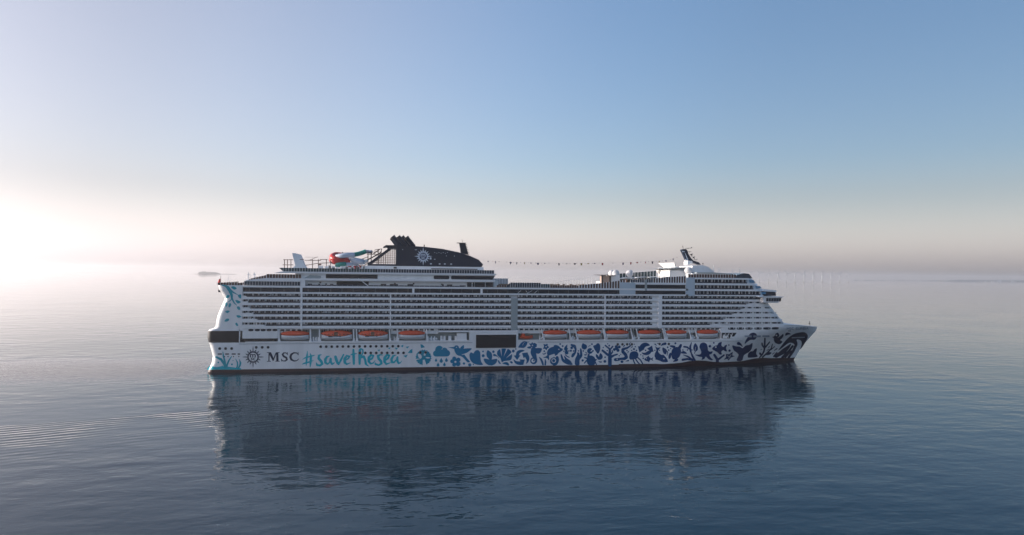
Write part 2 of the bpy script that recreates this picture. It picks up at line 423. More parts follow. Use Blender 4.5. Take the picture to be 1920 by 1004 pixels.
MB().box(16.5, 262, 4.2, 38.8, HT, 20.5).build('boat_deck_wall', GREYW, ship)
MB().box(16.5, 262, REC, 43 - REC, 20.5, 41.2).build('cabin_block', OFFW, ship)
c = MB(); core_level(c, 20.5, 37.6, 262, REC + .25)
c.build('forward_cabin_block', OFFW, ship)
# solid outer skin areas (stern end, grey panel, white pillars)
doors = []      # (x centre, z bottom, z top, width)
def slab(name, x0, x1, z0, z1, y0=0.0, m=None):
    return MB().box(x0, x1, y0, 43 - y0, z0, z1).build(name, m or WHITE2, ship)
FRONTEND = [None] * 7
stepsA = [464, 466, 470, 476, 485, 499, 563]               # photo x where the solid parapet gives way to glass, aft
stepsF = [1425, 1399, 1388.5, 1372, 1356, 1331, 1241]      # and forward
decks = []
for i, zt in enumerate(ZR):
    zo = zt - 1.63                                         # bottom of the opening = top of the white band
    zb = ZR[i + 1] if i < 6 else 20.42
    if i == 6: zb = zo - .45
    x_end = front(zo) - 1.5
    if i < 6:
        d = MB(); 
        # white band follows the rounded front
        n = 10; pts = [(16.4, .03)]; xf = front((zb + zo) / 2)
        pts += [(xf - 8 + 8 * math.sin(math.pi / 2 * k / n), .03 + 8 * (1 - math.cos(math.pi / 2 * k / n))) for k in range(n + 1)]
        pts.append((xf + 4, 21.5)); pts += [(x, 43 - y) for x, y in pts[::-1]]
        k = len(pts); d.v += [(x, y, zb) for x, y in pts] + [(x, y, zo) for x, y in pts]
        d.f.append(tuple(range(k))[::-1]); d.f.append(tuple(k + q for q in range(k)))
        for q in range(k): r_ = (q + 1) % k; d.f.append((q, r_, k + r_, k + q))
        o = d.build('balcony_deck', WHITE2, ship)
    else:
        o = None
    decks.append((o, zo, zt))
# deck edge above the top row
slab('deck_edge', 16.6, pix(1290, 553)[0], 40.45, 41.3)
slab('deck_edge', 16.6, pix(1290, 553)[0], 37.5, 38.32)
# glass strip of deck fifteen
for a, b in ((456, 562.5), (567, 773), (776, 901), (904, 1163)):
    xa = pix(a, 543)[0]; xb = pix(b, 547)[0]
    o = MB().box(xa, xb, .35, 1.0, 38.32, 40.45).build('panorama_window', STRIP, ship)
    m_ = MB(); x = xa + 2.6
    while x < xb - 1: m_.box(x, x + .07, .30, .36, 38.32, 40.45); x += 5.3
    m_.build('mullion', GREYW, o, stuff=True)
slab('upper_side_wall', 16.6, 203.4, 38.32, 40.45, 1.0, WHITE)
for a in (562.5, 773, 901):
    x = pix(a, 543)[0]; MB().box(x, x + 1.1, 0.02, 1.2, 38.32, 40.45).build('post', WHITE2, ship)
# vertical pillars and plain panels
for a, b, z0, z1, m_, nm in ((563.3, 566.8, 20.4, 37.5, WHITE2, 'pillar'), (731, 733.3, 20.4, 37.5, WHITE2, 'pillar'), (958, 970.5, 19.6, 35.85, GREYW, 'panel'),
                         (1133.3, 1135.8, 20.4, 37.5, WHITE2, 'pillar'), (1234.5, 1241.2, 20.4, 37.5, WHITE2, 'pillar'), (1223, 1234.5, 20.4, 37.5, None, 'recess')):
    xa, xb = pix(a, 590)[0], pix(b, 590)[0]
    if m_ is None:
        MB().box(xa, xb, 1.0, 2.0, z0, z1).build('plain_wall', WHITE, ship); continue
    MB().box(xa, xb, -0.05, 2.0, z0, z1).build(nm, m_, ship)

# ---------------------------------------------------------------- balconies
door_me = MB().box(-.72, .72, 0, .06, 0, 1.95).v
DM = bpy.data.meshes.new('balcony_door'); _b = MB().box(-.86, .86, -.05, .02, -.45, 1.62); DM.from_pydata(_b.v, [], _b.f); DM.materials.append(GLASS)
BAY = 2.63
def spans(i):
    """photo x ranges with glass balustrade in row i"""
    r = [(stepsA[i], 563), (567, 731), (733, 958), (970.5, 1133), (1136, 1223), (1241, stepsF[i])]
    if i == 6: r = [(602, 731), (825, 958), (1144, 1222)]
    if i == 0: r[2] = (733, 958)
    return r
alld = []; rail_rows = []
for i, (deck, zo, zt) in enumerate(decks):
    par = deck if deck is not None else None
    if par is None:
        par = MB().box(pix(825, 620)[0], pix(971, 620)[0], 0, 2, 19.0, zo).build('balcony_deck', WHITE2, ship)
    rb = MB(); pb = MB()
    for a, b in spans(i):
        xa, xb = pix(a, 540 + 10 * i)[0], pix(b, 540 + 10 * i)[0]
        if i == 6 and a != 825: pass
        else: rb.box(xa, xb, .04, .10, zo - .02, zo + .72)
        n = max(1, round((xb - xa) / BAY)); w_ = (xb - xa) / n
        for k in range(n):
            alld.append((xa + (k + .5) * w_, zo, par, i))
            if k: pb.box(xa + k * w_ - .05, xa + k * w_ + .05, .25, REC, zo, zt) if k % 2 == 0 else None
    if rb.f: rb.build('glass_balustrade', RAILG, par)
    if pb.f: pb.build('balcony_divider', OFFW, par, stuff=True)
    # aft cabins behind the solid parapet
    if i < 6:
        x = pix(456, 560)[0]; xe = pix(stepsA[i], 560)[0]
        p = [(x - .4, zo), (xe, zo), (xe - 1.0, zo + .62), (x - .4, zo + .62)]
        MB().prism([(x - .4, zo - .01), (xe, zo - .01), (xe - 1.2, zo + .60), (x - .4, zo + .60)], 0.0, 0.35).build('parapet', WHITE, par)
        k = x + 1.3
        while k < xe: alld.append((k, zo, par, i)); k += BAY
    # forward: solid parapet with separate windows in pairs
    if 0 < i < 6:
        xa = pix(stepsF[i], 590)[0]; zt2 = zt
        s_ = MB(); n = 10; xf = front((zo + zt) / 2)
        pts = [(xa, 0), (xa, .4)]
        out = [(xf - 8 + 8 * math.sin(math.pi / 2 * k / n), 8 * (1 - math.cos(math.pi / 2 * k / n))) for k in range(n + 1)]
        k0 = len(s_.v)
        outer = [(xa, 0.0)] + out + [(xf + 3.6, 21.5)]
        for (x_, y_) in outer: s_.v += [(x_, y_, zo - .01), (x_ - (1.3 if x_ == xa else 0) * 0, y_, zo + .62)]
        s_.v[1] = (xa + 1.6, 0.0, zo + .62)
        for q in range(len(outer) - 1): s_.f.append((2 * q, 2 * q + 2, 2 * q + 3, 2 * q + 1))
        nn = len(s_.v); s_.v += [(x_ - .0, y_ + .3, zo + .62) for x_, y_ in outer]; s_.v[nn] = (xa + 1.6, .3, zo + .62)
        for q in range(len(outer) - 1): s_.f.append((2 * q + 1, 2 * q + 3, nn + q + 1, nn + q))
        s_.build('parapet', WHITE, par)
cx_ = 86
random.seed(31)
alld.sort(key=lambda d: abs(d[0] - cx_))
rest = {}
for n_, (x, zo, par, i) in enumerate(alld):
    y = REC - .03
    if n_ < 290:
        h = 1.0 if i < 6 else 1.0
        inst(DM, 'balcony_door', (x - .35, y, zo + .05), par, scale=(random.choice((.85, 1, 1, 1.12, .6)), 1, 1))
    else: rest.setdefault(i, (par, MB()))[1].box(x - 1.2, x + .5, y - .05, y + .02, zo - .4, zo + 1.62)
for i, (par, m_) in rest.items(): m_.build('balcony_door_run', GLASS, par, stuff=True)
cb = MB()
for n_, (x, zo, par, i) in enumerate(alld):
    if random.random() < .22: cb.box(x - 1.0, x - 1.0 + random.choice((.35, .6, .9)), REC - .14, REC - .12, zo - .3, zo + 1.5)
    if random.random() < .25: cb.box(x + .1, x + .6, .5, .9, zo - .2, zo + .85)
cb.build('curtain_and_chair', WHITE, ship, stuff=True)
# one narrow lit-looking frame beside every door: pale jamb
jb = MB()
for (x, zo, par, i) in alld: jb.box(x - .40, x - .30, REC - .10, REC - .08, zo - .4, zo + 1.55)
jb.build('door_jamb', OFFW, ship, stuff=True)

# windows with a white surround in the plain outer wall, forward
def fwY(x, z):
    xf = front(z); d = x - (xf - 8)
    if d <= 0: return 0.0
    t = math.asin(min(1, d / 8)); return 8 * (1 - math.cos(t))
fwd_rows = {1: [(1401, 1412), (1414, 1425), (1427.5, 1440)], 2: [(1391, 1395.5), (1399.5, 1409), (1412, 1425.5), (1433, 1450)],
            3: [(1375, 1381.5), (1383.5, 1393), (1395.5, 1409), (1412.5, 1425.5), (1429, 1442), (1444, 1458)],
            4: [(1361.5, 1377), (1379.5, 1393), (1396, 1409), (1412.5, 1426), (1429, 1443), (1445, 1466)],
            5: [(1337, 1347), (1349, 1360), (1363.5, 1377), (1379.5, 1393), (1396, 1409), (1412.5, 1426), (1429, 1442.5), (1445.5, 1474)],
            6: [(1363.5, 1377), (1379.5, 1393), (1396, 1409), (1412.5, 1426), (1429, 1443), (1445.5, 1459)]}
for i in range(1, 6):                                        # outer wall panel of each forward storey
    deck, zo, zt = decks[i]; xa = pix(stepsF[i], 590)[0] + 1.6
    xf0, xf1 = front(zo + .62), front(zt); s_ = MB(); n = 10
    for k in range(n + 1):
        t = math.pi / 2 * k / n
        for xf, z in ((xf0, zo + .62), (xf1, zt)): s_.v.append((xf - 8 + 8 * math.sin(t), 8 * (1 - math.cos(t)) + .45, z))
    s_.v += [(xf0 + 3.4, 21.5, zo + .62), (xf1 + 3.4, 21.5, zt)]
    s_.v = [(xa, .45, zo + .62), (xa, .45, zt)] + s_.v
    for q in range(len(s_.v) // 2 - 1): s_.f.append((2 * q, 2 * q + 2, 2 * q + 3, 2 * q + 1))
    s_.build('cabin_wall', WHITE, deck)
def window(parent, a, b, z0, z1, yf, name='cabin_window', m=None, frame=True, pr=.08):
    """dark pane with rounded ends following the wall"""
    n = max(2, int((b - a) / 1.2)); v = []; f = []
    for k in range(n + 1):
        x = lerp(a, b, k / n); e = .18 if k in (0, n) else 0
        v += [(x, yf(x, z0 + e) - pr, z0 + e), (x, yf(x, z1 - e) - pr, z1 - e)]
    for k in range(n): f.append((2 * k, 2 * k + 2, 2 * k + 3, 2 * k + 1))
    for k in range(n + 1): v += [(v[2 * k][0], v[2 * k][1] + .3, v[2 * k][2]), (v[2 * k + 1][0], v[2 * k + 1][1] + .3, v[2 * k + 1][2])]
    for k in range(n):
        q = 2 * (n + 1); f.append((2 * k, q + 2 * k, q + 2 * k + 2, 2 * k + 2)); f.append((2 * k + 1, 2 * k + 3, q + 2 * k + 3, q + 2 * k + 1))
    return mesh_obj(name, v, f, m or GLASS, parent)
for i, lst in fwd_rows.items():
    deck, zo, zt = decks[i]
    for a, b in lst:
        yy = 560 + 9.6 * i; xa, xb = pix(a, yy, 1)[0], pix(b, yy, 1)[0]
        if i == 6:
            o = window(fw, xa, xb, zo + .25, zt - .1, hullY)
        else:
            xb = min(xb, front(zt) - .7); o = window(deck, xa, xb, zo + .66, zt - .12, lambda x, z: fwY(x, z) + .45)
        if b - a > 8: 
            xm = (xa + xb) / 2; yv = (hullY(xm, zo) if i == 6 else fwY(xm, zo) + .45)
            MB().box(xm - 1.5, xm - .9, yv - .14, yv, zo + .68, zt - .14).box(xm + .9, xm + 1.4, yv - .14, yv, zo + .68, zt - .14).build('blind', OFFW, o, stuff=True)
# lower aft cabin windows
ax = MB()
aft_solid = MB().box(16.6, pix(521, 620)[0], 0, 4.2, 16.1, 22.1).build('aft_side_wall', WHITE, ship)
MB().box(15.5, pix(518, 640)[0], .05, 3, HT + .3, 16.1).build('aft_deck_opening', DARKP, ship)
for a in (466, 478, 489, 500, 511):
    xa = pix(a, 617)[0]; window(aft_solid, xa, xa + 2.2, 19.5, 20.7, lambda x, z: 0.0)

# ---------------------------------------------------------------- hatch, boat deck
xa, xb = pix(892.5, 640)[0], pix(967.5, 640)[0]
xm0, xm1 = pix(880, 640)[0], pix(971.5, 640)[0]
MB().box(xm0, xm1, .02, 4.2, HT + .01, 19.3).build('hatch_wall', WHITE, ship)
hb = MB().box(xa, xb, -.30, 0.06, pix(930, 652.5)[1], pix(930, 628)[1]).build('side_hatch', DARKP, ship)
MB().box(pix(822, 625)[0], xm1, -.06, 4.2, 18.75, 19.6).build('boat_deck_beam', WHITE2, ship)
# boat deck wall windows and ceiling strip
wl = MB()
for a, b in ((521, 566), (733, 822), (972, 1132), (1245, 1355)):
    x0_, x1_ = pix(a, 617)[0], pix(b, 617)[0]
    MB().box(x0_, x1_, 1.4, 4.2, 17.9, 20.6).build('upper_boat_wall', WHITE, ship)
    x = x0_ + 1
    while x < x1_ - 2:
        wl.box(x, x + 1.7, 1.3, 1.42, 19.55, 20.5); x += 2.63
wl.build('boat_deck_windows', GLASS, ship, stuff=True)
MB().box(16.6, 262, 0.0, 4.2, 20.5, 20.72).build('boat_deck_ceiling', WHITE2, ship)
# equipment in the bays
eq = MB()
for a in (826, 830, 841, 853, 862, 870):
    x = pix(a, 636)[0]; eq.box(x, x + 1.5, 1.2, 2.6, HT + .4, HT + 2.6)
for a in (1012, 1069, 1074, 1186, 1190, 1296, 1300, 738, 742, 586, 591, 595, 802, 808, 814):
    x = pix(a, 636)[0]; eq.box(x, x + .6, 1.0, 1.6, HT + .4, HT + 2.4).ball((x + 1.3, 1.6, HT + 1.2), .55, 8, 6)
eq.build('boat_deck_winch', WHITE, ship, stuff=True)
MB().box(pix(857, 635)[0], pix(875, 635)[0], .3, 3.4, HT + .42, 18.2).build('tender_platform', WHITE, ship)
# lattice bay near the bow
xl0, xl1 = pix(1353, 632)[0], pix(1381, 632)[0]
o = MB().prism([(xl0, 14.9), (xl1 - 2.2, 14.9), (xl1, 17.9), (xl0, 17.9)], -.10, .05).build('mooring_port', DARKP, ship)
t_ = MB()
for k in range(3):
    x = lerp(xl0, xl1 - 2.5, (k + .4) / 3); t_.bar((x, -.2, 15.1), (x + 1.3, -.2, 17.6), .3).bar((x + 1.3, -.2, 15.1), (x, -.2, 17.0), .25)
t_.box(xl0 + .6, xl0 + 3, -.22, -.1, 15, 16.4).box(xl0 + 5, xl0 + 7, -.22, -.1, 14.95, 15.9)
t_.build('mooring_gear', WHITE, o, stuff=True)
# davits
def davit(x, lean):
    d = MB()
    d.bar((x, 3.9, HT + .3), (x, 3.9, 20.4), .5).bar((x + lean, 0.25, HT + .3), (x, 0.35, 20.3), .55)
    d.bar((x, 0.3, 20.1), (x, 3.9, 20.1), .45).box(x + lean - .5, x + lean + .5, -.05, .6, HT + .3, HT + 1.7)
    d.build('davit', WHITE2, ship)
BOATS = [(525, 579, 0), (601, 660, 1), (670.5, 727.5, 1), (747, 797, 0), (1018, 1064, 0), (1081, 1128, 0), (1135, 1180, 0), (1195.5, 1240, 0), (1248, 1289, 0), (1306, 1348, 0)]
for a, b, k in BOATS:
    lean = interp((a + b) / 2, [(500, .1), (800, .5), (1000, 1.2), (1350, 1.6)])
    davit(pix(a - 2.5, 632)[0], lean); davit(pix(b + 2.5, 632)[0], lean)

# ---------------------------------------------------------------- lifeboats
def lifeboat(xa, xb, kind, label):
    L_ = xb - xa; root = empty('lifeboat', ((xa + xb) / 2, 1.35, 14.95)); w = 2.05; H = 5.0
    tag(root, label, 'lifeboat', 'lifeboats slung along the boat deck')
    ns = 26; prof = []
    def half(u):  # beam factor along the length
        return max(0.02, (1 - abs(u) ** 3.2)) ** .62
    def loft(rows_z, name, m):
        """rows_z(u) -> list of (y factor, z)"""
        v = []; f = []
        for i in range(ns + 1):
            u = -1 + 2 * i / ns; r = rows_z(u); hb_ = half(u) * w
            ring = [(u * L_ / 2, -yf * hb_, z) for yf, z in r] + [(u * L_ / 2, yf * hb_, z) for yf, z in r[::-1]]
            v += ring
        k = len(ring)
        for i in range(ns):
            for j in range(k):
                j2 = (j + 1) % k; f.append((i * k + j, (i + 1) * k + j, (i + 1) * k + j2, i * k + j2))
        f.append(tuple(range(k))); f.append(tuple(ns * k + j for j in range(k))[::-1])
        o = mesh_obj(name, v, f, m, root); smooth_part(o); return o
    if kind == 0:
        keel = lambda u: .15 + .55 * abs(u) ** 3
        rail_ = lambda u: 2.45 + .35 * u * u
        loft(lambda u: [(.25, keel(u)), (.72, keel(u) + .45), (.97, 1.5), (1.0, rail_(u))], 'boat_hull', BOATW)
        loft(lambda u: [(1.03, rail_(u)), (1.02, rail_(u) + .7), (.84, rail_(u) + 1.55 - .75 * abs(u) ** 3), (.45, rail_(u) + 2.15 - 1.25 * abs(u) ** 2.5)], 'canopy', ORANGE)
    else:
        keel = lambda u: .1 + .5 * abs(u) ** 3
        rail_ = lambda u: 1.9 + 1.1 * abs(u) ** 2.2
        loft(lambda u: [(.25, keel(u)), (.7, keel(u) + .4), (.97, 1.2), (1.0, rail_(u))], 'boat_hull', BOATW)
        loft(lambda u: [(.98, rail_(u)), (.97, rail_(u) + .5), (.9, 4.0 - .6 * abs(u) ** 3), (.5, 4.75 - 1.2 * abs(u) ** 3)], 'canopy', ORANGE)
        MB().box(-L_ * .25, L_ * .15, -w * .99, -w * .7, 1.75, 2.3).build('side_door', DARKP, root)
        MB().box(-1.0, .7, -w * 1.0, -w * .5, 2.4, 4.1).build('hatch', BROWN, root)
        pm = MB()
        for k in range(7):
            x = -L_ * .36 + k * L_ * .12
            if abs(x) > 1.3: pm.box(x - .22, x + .22, -w * .965, -w * .8, 2.75, 3.15)
        pm.build('cabin_windows', STEEL, root, stuff=True)
    st_ = MB().bar((-L_ * .4, 0, 3.6), (-L_ * .4, 0, 5.2), .25).bar((L_ * .4, 0, 3.6), (L_ * .4, 0, 5.2), .25)
    st_.build('lifting_hook', STEEL, root)
    return root
where = ['orange topped lifeboat nearest the stern, beside the dark mooring deck', 'orange tender with side windows, second boat from the stern',
         'orange tender with side windows, third boat from the stern', 'orange topped lifeboat above the last letters of the hashtag',
         'orange topped lifeboat just forward of the small orange rescue boat', 'orange topped lifeboat above the heart and hands of the mural',
         'orange topped lifeboat above the painted eel and coral tree', 'orange topped lifeboat above the painted arrows, third from the bow',
         'orange topped lifeboat above the painted turtle, second from the bow', 'orange topped lifeboat nearest the bow, above the painted octopus']
for (a, b, k), lb in zip(BOATS, where): lifeboat(pix(a, 632)[0], pix(b, 632)[0], k, lb)
# rescue boat
rx = pix(976, 632)[0]; rx2 = pix(1000, 632)[0]; rb_ = empty('rescue_boat', ((rx + rx2) / 2, 1.6, 15.0)); Lr = rx2 - rx
tag(rb_, 'small orange rescue boat in its cradle just forward of the dark side hatch', 'rescue boat')
v = []; f = []; ns = 12
for i in range(ns + 1):
    u = -1 + 2 * i / ns; hw = 1.1 * (1 - max(0, u) ** 2.5) ** .6 + .05; zt_ = 1.5 + .5 * max(0, u)
    v += [(u * Lr / 2, -hw * .4, .2 + .3 * u * u), (u * Lr / 2, -hw, .9), (u * Lr / 2, -hw, zt_), (u * Lr / 2, hw, zt_), (u * Lr / 2, hw, .9), (u * Lr / 2, hw * .4, .2 + .3 * u * u)]
for i in range(ns):
    for j in range(6): f.append((i * 6 + j, i * 6 + 6 + j, i * 6 + 6 + (j + 1) % 6, i * 6 + (j + 1) % 6))
f.append(tuple(range(6))); f.append(tuple(ns * 6 + j for j in range(6))[::-1])
mesh_obj('boat_hull', v, f, ORANGE, rb_)
MB().prism([(-2.9, 1.5), (-.6, 1.5), (-1.0, 2.9), (-2.5, 2.9)], -.7, .7).build('console', ORANGE, rb_)
MB().bar((-2.6, -.6, 2.8), (-2.6, -.6, 3.3), .1).bar((-2.6, .6, 2.8), (-2.6, .6, 3.3), .1).bar((-2.6, -.6, 3.3), (-2.6, .6, 3.3), .1).build('roll_bar', STEEL, rb_)
MB().box(-Lr / 2 + .5, Lr / 2 - 1, -1.14, -1.1, 1.2, 1.36).build('fender', STEEL, rb_)
# ---------------------------------------------------------------- upper decks, aft of amidships
def rail(name, xa, xb, y, z0, ztop, gm, step=1.27, parent=ship, post=0.13, lean=0.0):
    """glass windbreak: one pane object per run, white posts as sub-parts"""
    zt = (lambda x: ztop) if not callable(ztop) else ztop
    g = MB(); n = max(1, round((xb - xa) / step)); w = (xb - xa) / n
    for k in range(n):
        a, b = xa + k * w + .04, xa + (k + 1) * w - .04
        g.prism([(a, z0), (b, z0), (b, zt(b) - .06), (a, zt(a) - .06)], y, y + .06)
    o = g.build(name, gm, parent); p = MB()
    for k in range(n + 1):
        x = xa + k * w; p.box(x - post / 2, x + post / 2, y - .08, y + .12, z0, zt(x) + .04)
    p.build('rail_post', WHITE2, o, stuff=True)
    return o
# aft terrace
rail('terrace_rail', 5.0, 16.3, .7, 41.4, 42.6, WINDW, 1.3)
MB().box(5.6, 5.66, 1, 42, 41.4, 42.5).build('terrace_rail', WINDW, ship)
fm = MB(); random.seed(11)
for k in range(34):
    x = random.uniform(6.5, 16); y = random.uniform(2, 38); fm.box(x, x + 1.3, y, y + .7, 41.4, 41.8); fm.box(x, x + .4, y, y + .7, 41.8, 42.3)
fm.build('terrace_furniture', BROWN, ship, stuff=True)
pl = MB()
for x in (8.5, 10.3, 19.2, 21.6, 28, 33, 38): pl.bar((x, 3.0, 41.4), (x, 3.0, 44.2 if x < 18 else 46.9), .12)
for x in (466, 477): 
    xx = pix(x, 512, 8)[0]; pl.bar((xx, 8, 44), (xx, 8, 47.6), .3).box(xx - .6, xx + .6, 7.6, 8.4, 46.3, 46.6)
pl.build('lamp_post', WHITE, ship, stuff=True)
# deck sixteen
rail('glazed_gallery', 16.9, 42.6, .9, 41.45, 43.35, WINDB, 1.27)
MB().box(17, 137, 3, 40, 41.4, 44.0).build('deck_house', WHITE, ship)
MB().prism([(16.6, 43.35), (20.5, 44.2), (27, 44.95), (137.6, 44.95), (137.3, 44.0), (42.8, 44.0), (42.6, 43.35)], .25, 42.75).build('deck_edge', WHITE2, ship)
MB().box(42.8, 45.0, .4, 3, 41.4, 44.0).build('pillar', WHITE, ship)
MB().box(59.5, 74.9, 2.6, 3.0, 41.95, 43.6).build('panorama_window', STRIP, ship)
w_ = MB(); random.seed(5)
for a, b in ((570, 574), (577, 585), (610, 613), (619, 625), (714, 724), (731, 746), (764, 775), (838, 848), (862, 873), (597, 600)):
    xa, xb = pix(a, 535, 3)[0], pix(b, 535, 3)[0]; w_.box(xa, xb, 2.92, 3, 41.45, 41.45 + random.choice((.7, .9, 1.1)))
for a, z in ((599, 43.0), (739, 42.8), (774, 42.9), (827, 42.6), (829, 42.3)):
    xa = pix(a, 532, 3)[0]; w_.box(xa, xa + .8, 2.9, 3, z - .4, z + .3)
w_.build('small_windows', STEEL, ship, stuff=True)
for a, b in ((876, 884), (886.5, 889), (890.5, 909), (911, 924)):
    xa, xb = pix(a, 533, 2.6)[0], pix(b, 533, 2.6)[0]; MB().box(xa, xb, 2.5, 3.02, 41.45, 43.7).build('deck_window', GLASS, ship)
rail('deck_rail', 45, 122, .6, 41.4, 42.0, WINDB, 2.5, post=.06)
# life jackets / stair between decks
MB().bar((pix(672, 520, 1)[0], .4, 45.2), (pix(690, 536, 1)[0], .4, 41.6), .35).build('outer_stair', WHITE2, ship)
# deck seventeen
ramp = lambda x: interp(x, [(15, 42.6), (19, 44.6), (27, 46.6), (33, 46.95), (43, 47.0)])
g0 = MB()
o = rail('sun_deck_screen', 27.0, 43.0, 1.2, 44.95, 46.9, WINDW, 1.3)
MB().prism([(17, 42.6), (27, 44.95), (27, 46.4), (19.6, 44.6)], 1.3, 1.36).build('sun_deck_screen', WINDW, ship)
rp = MB()
for k in range(9):
    x = 17.2 + k * 1.2; rp.box(x, x + .14, 1.1, 1.28, interp(x, [(17, 42.8), (27, 44.95)]), ramp(x))
rp.build('rail_post', WHITE2, ship, stuff=True)
MB().prism([(40, 44.95), (40, 47.35), (138.0, 47.35), (136.7, 44.95)], 2.4, 40.6).build('deck_house', WHITE, ship)
def pane(name, pts, y, m=STRIP, th=.12, parent=ship): return MB().prism(pts, y - th, y + .05).build(name, m, parent)
pane('panorama_window', [(54.4, 45.1), (79.2, 45.1), (79.2, 47.05), (54.4, 47.05)], 2.4)
pane('panorama_window', [(107.2, 45.2), (114.2, 45.2), (114.6, 45.6), (114.6, 46.5), (114.2, 46.95), (107.2, 46.95), (106.8, 46.5), (106.8, 45.6)], 2.4, GLASS)
pane('panorama_window', [(115.9, 45.2), (136.6, 45.15), (137.6, 46.95), (115.9, 46.95), (115.5, 46.5), (115.5, 45.6)], 2.4, GLASS)
MB().prism([(44, 44.95), (52, 44.95), (52, 46.2), (47, 46.6)], 2.2, 2.6).build('stair_wall', GREYW, ship)
MB().box(pix(589, 520, 2)[0], pix(594, 520, 2)[0], 2.25, 2.45, 45, 46.4).build('deck_door', GLASS, ship)
# deck eighteen
MB().prism([(30, 47.35), (34.3, 48.2), (138.5, 48.2), (138.0, 47.35)], .8, 42.2).build('deck_edge', WHITE2, ship)
o = rail('windbreak', 34.6, 78, 1.1, 48.2, 50.0, WINDG, 1.27)
rail('windbreak', 78, 137.2, 1.1, 48.2, 50.0, WINDB, 1.27)
rail('windbreak', 34.6, 137.2, 41.6, 48.2, 50.0, WINDG, 2.5)
MB().prism([(32.6, 49.9), (34.6, 48.2), (35.2, 48.2), (35.2, 50.0)], 1.2, 1.3).build('windbreak', WINDG, ship)
MB().box(72.6, 133.2, 12, 31, 48.2, 51.6).build('funnel_base', WHITE, ship)
MB().box(106, 130, 11.6, 12, 50.2, 50.6).build('canopy_edge', STEEL, ship)
MB().box(87, 88.5, 11.6, 12, 50.3, 51.1).build('deck_locker', STEEL, ship)

# ---------------------------------------------------------------- funnel
FY0, FY1 = 12.5, 30.5
fun = MB().prism([(74, 51.6), (88, 51.6), (132.4, 51.62), (133.1, 53.0), (130.8, 55.4), (128.5, 56.4), (125.7, 57.6), (120.1, 59.2), (111.8, 60.8), (102.8, 61.7), (96.2, 62.0), (84.2, 61.75), (83.2, 61.0), (88, 60.5), (88, 52.5), (74, 52.5)], FY0, FY1).build('funnel', NAVYP, ship)
bev = fun.modifiers.new('bevel', 'BEVEL'); bev.width = .9; bev.segments = 3; bev.limit_method = 'ANGLE'; bev.angle_limit = R(60)
MB().box(84, 133, FY0 - .25, FY1 + .25, 51.35, 51.6).build('funnel_plinth', WHITE2, ship)
MB().bar((74.3, 13.2, 52.2), (85.5, 13.2, 61.0), 1.0).bar((74.3, 29.8, 52.2), (85.5, 29.8, 61.0), 1.0).build('funnel_strut', NAVYP, fun)
lt = MB()
for yy in (13.0, 30.0):
    for k in range(9):
        x = 78.2 + k * 1.15; lt.bar((x, yy, 52.4), (x, yy, min(60.6, 52.4 + (x - 74.6) * .79)), .16)
    for k in range(8):
        z = 53.3 + k * .95; lt.bar((74.8 + (z - 52.4) / .79, yy, z), (88, yy, z), .16)
lt.build('funnel_lattice', RUST, fun)
plx = MB(); 
for x, z, r in ((85.2, 60.6, .8), (84.8, 60.2, .5)): pass
PIPES = [(733.5, 447.5, 19, 0.75, 14.5, 20), (736, 444.2, 16, 1.25, 16, 19), (743.5, 446, 24, .4, 16, 17), (746.5, 444.3, 18, 1.15, 15.5, 19), (753.5, 444.6, 22, 1.2, 15.5, 18.5), (762, 445.3, 19, 1.15, 14.5, 18)]
for px_, py_, yy, rr, dx, dy in PIPES:
    a = pix(px_, py_, yy); b = pix(px_ + dx, py_ + dy, yy); A = Vector((a[0], yy, a[1])); B = Vector((b[0], yy, b[1]))
    p = MB().tube([B, A], rr, 12).build('exhaust_pipe', NAVYP, fun)
    MB().tube([A - (A - B).normalized() * .9, A + (A - B).normalized() * .15], rr * 1.08, 12).build('pipe_cap', STEEL, p)
MB().prism([(81.5, 61.2), (83, 62.2), (96, 62.25), (96, 61.9), (84, 61.5)], FY0 - .4, FY1 + .4).build('funnel_platform', NAVYP, fun)
sm = MB()
for px_, py_, w, h in ((779.8, 468.8, 4, 1), (807.5, 485, 3, 4), (815, 486.5, 3, 1.3), (808, 495, 3.4, 2.2), (824.3, 495.3, 3, 2.2), (834, 495.3, 3, 2.2), (846, 495.6, 3.4, 2.2), (837, 480.3, 1.3, 1.3), (852, 480.5, 1.3, 1.3), (755, 468.3, 1.5, 1.2), (738, 467.8, 1.5, 1.2)):
    x, z = pix(px_, py_, FY0); s_ = .27; sm.box(x - w * s_ / 2, x + w * s_ / 2, FY0 - .12, FY0 + .1, z - h * s_ / 2, z + h * s_ / 2)
for k in range(7):
    x, z = pix(815 + k * 4, 474 + (k % 2) * 1.2, FY0); sm.box(x - .2, x + .25, FY0 - .1, FY0 + .1, z - .1, z + .12)
sm.build('funnel_lamp', LOGOL, fun, stuff=True)
# aft radar mast on the funnel
mm2 = MB(); ym = 21.5
pb = [pix(861, 456, ym), pix(872, 456, ym), pix(878, 478, ym), pix(864, 475, ym)]
mast = MB().prism([pb[3], pb[2], pb[1], pb[0]], ym - 1.2, ym + 1.2).build('signal_mast', NAVYP, ship)
tt = MB(); a, b = pix(856.5, 456, ym), pix(873.5, 456, ym); tt.box(a[0], b[0], ym - 1.6, ym + 1.6, a[1] - .15, a[1] + .15)
c_ = pix(866, 449, ym); d_ = pix(868, 456, ym); tt.bar((d_[0], ym, d_[1]), (c_[0], ym, c_[1]), .15)
for k in range(7):
    a = pix(872.5 + k * .85, 459 + k * 3, ym); tt.box(a[0] - .2, a[0] + .8, ym - .5, ym + .5, a[1] - .1, a[1] + .12)
tt.build('mast_fitting', STEEL, mast, stuff=True)
c_ = pix(795.5, 460, 20); MB().box(c_[0] - .25, c_[0] + .25, 20, 20.6, c_[1] - 1, c_[1] + .2).build('beacon', STEEL, fun)

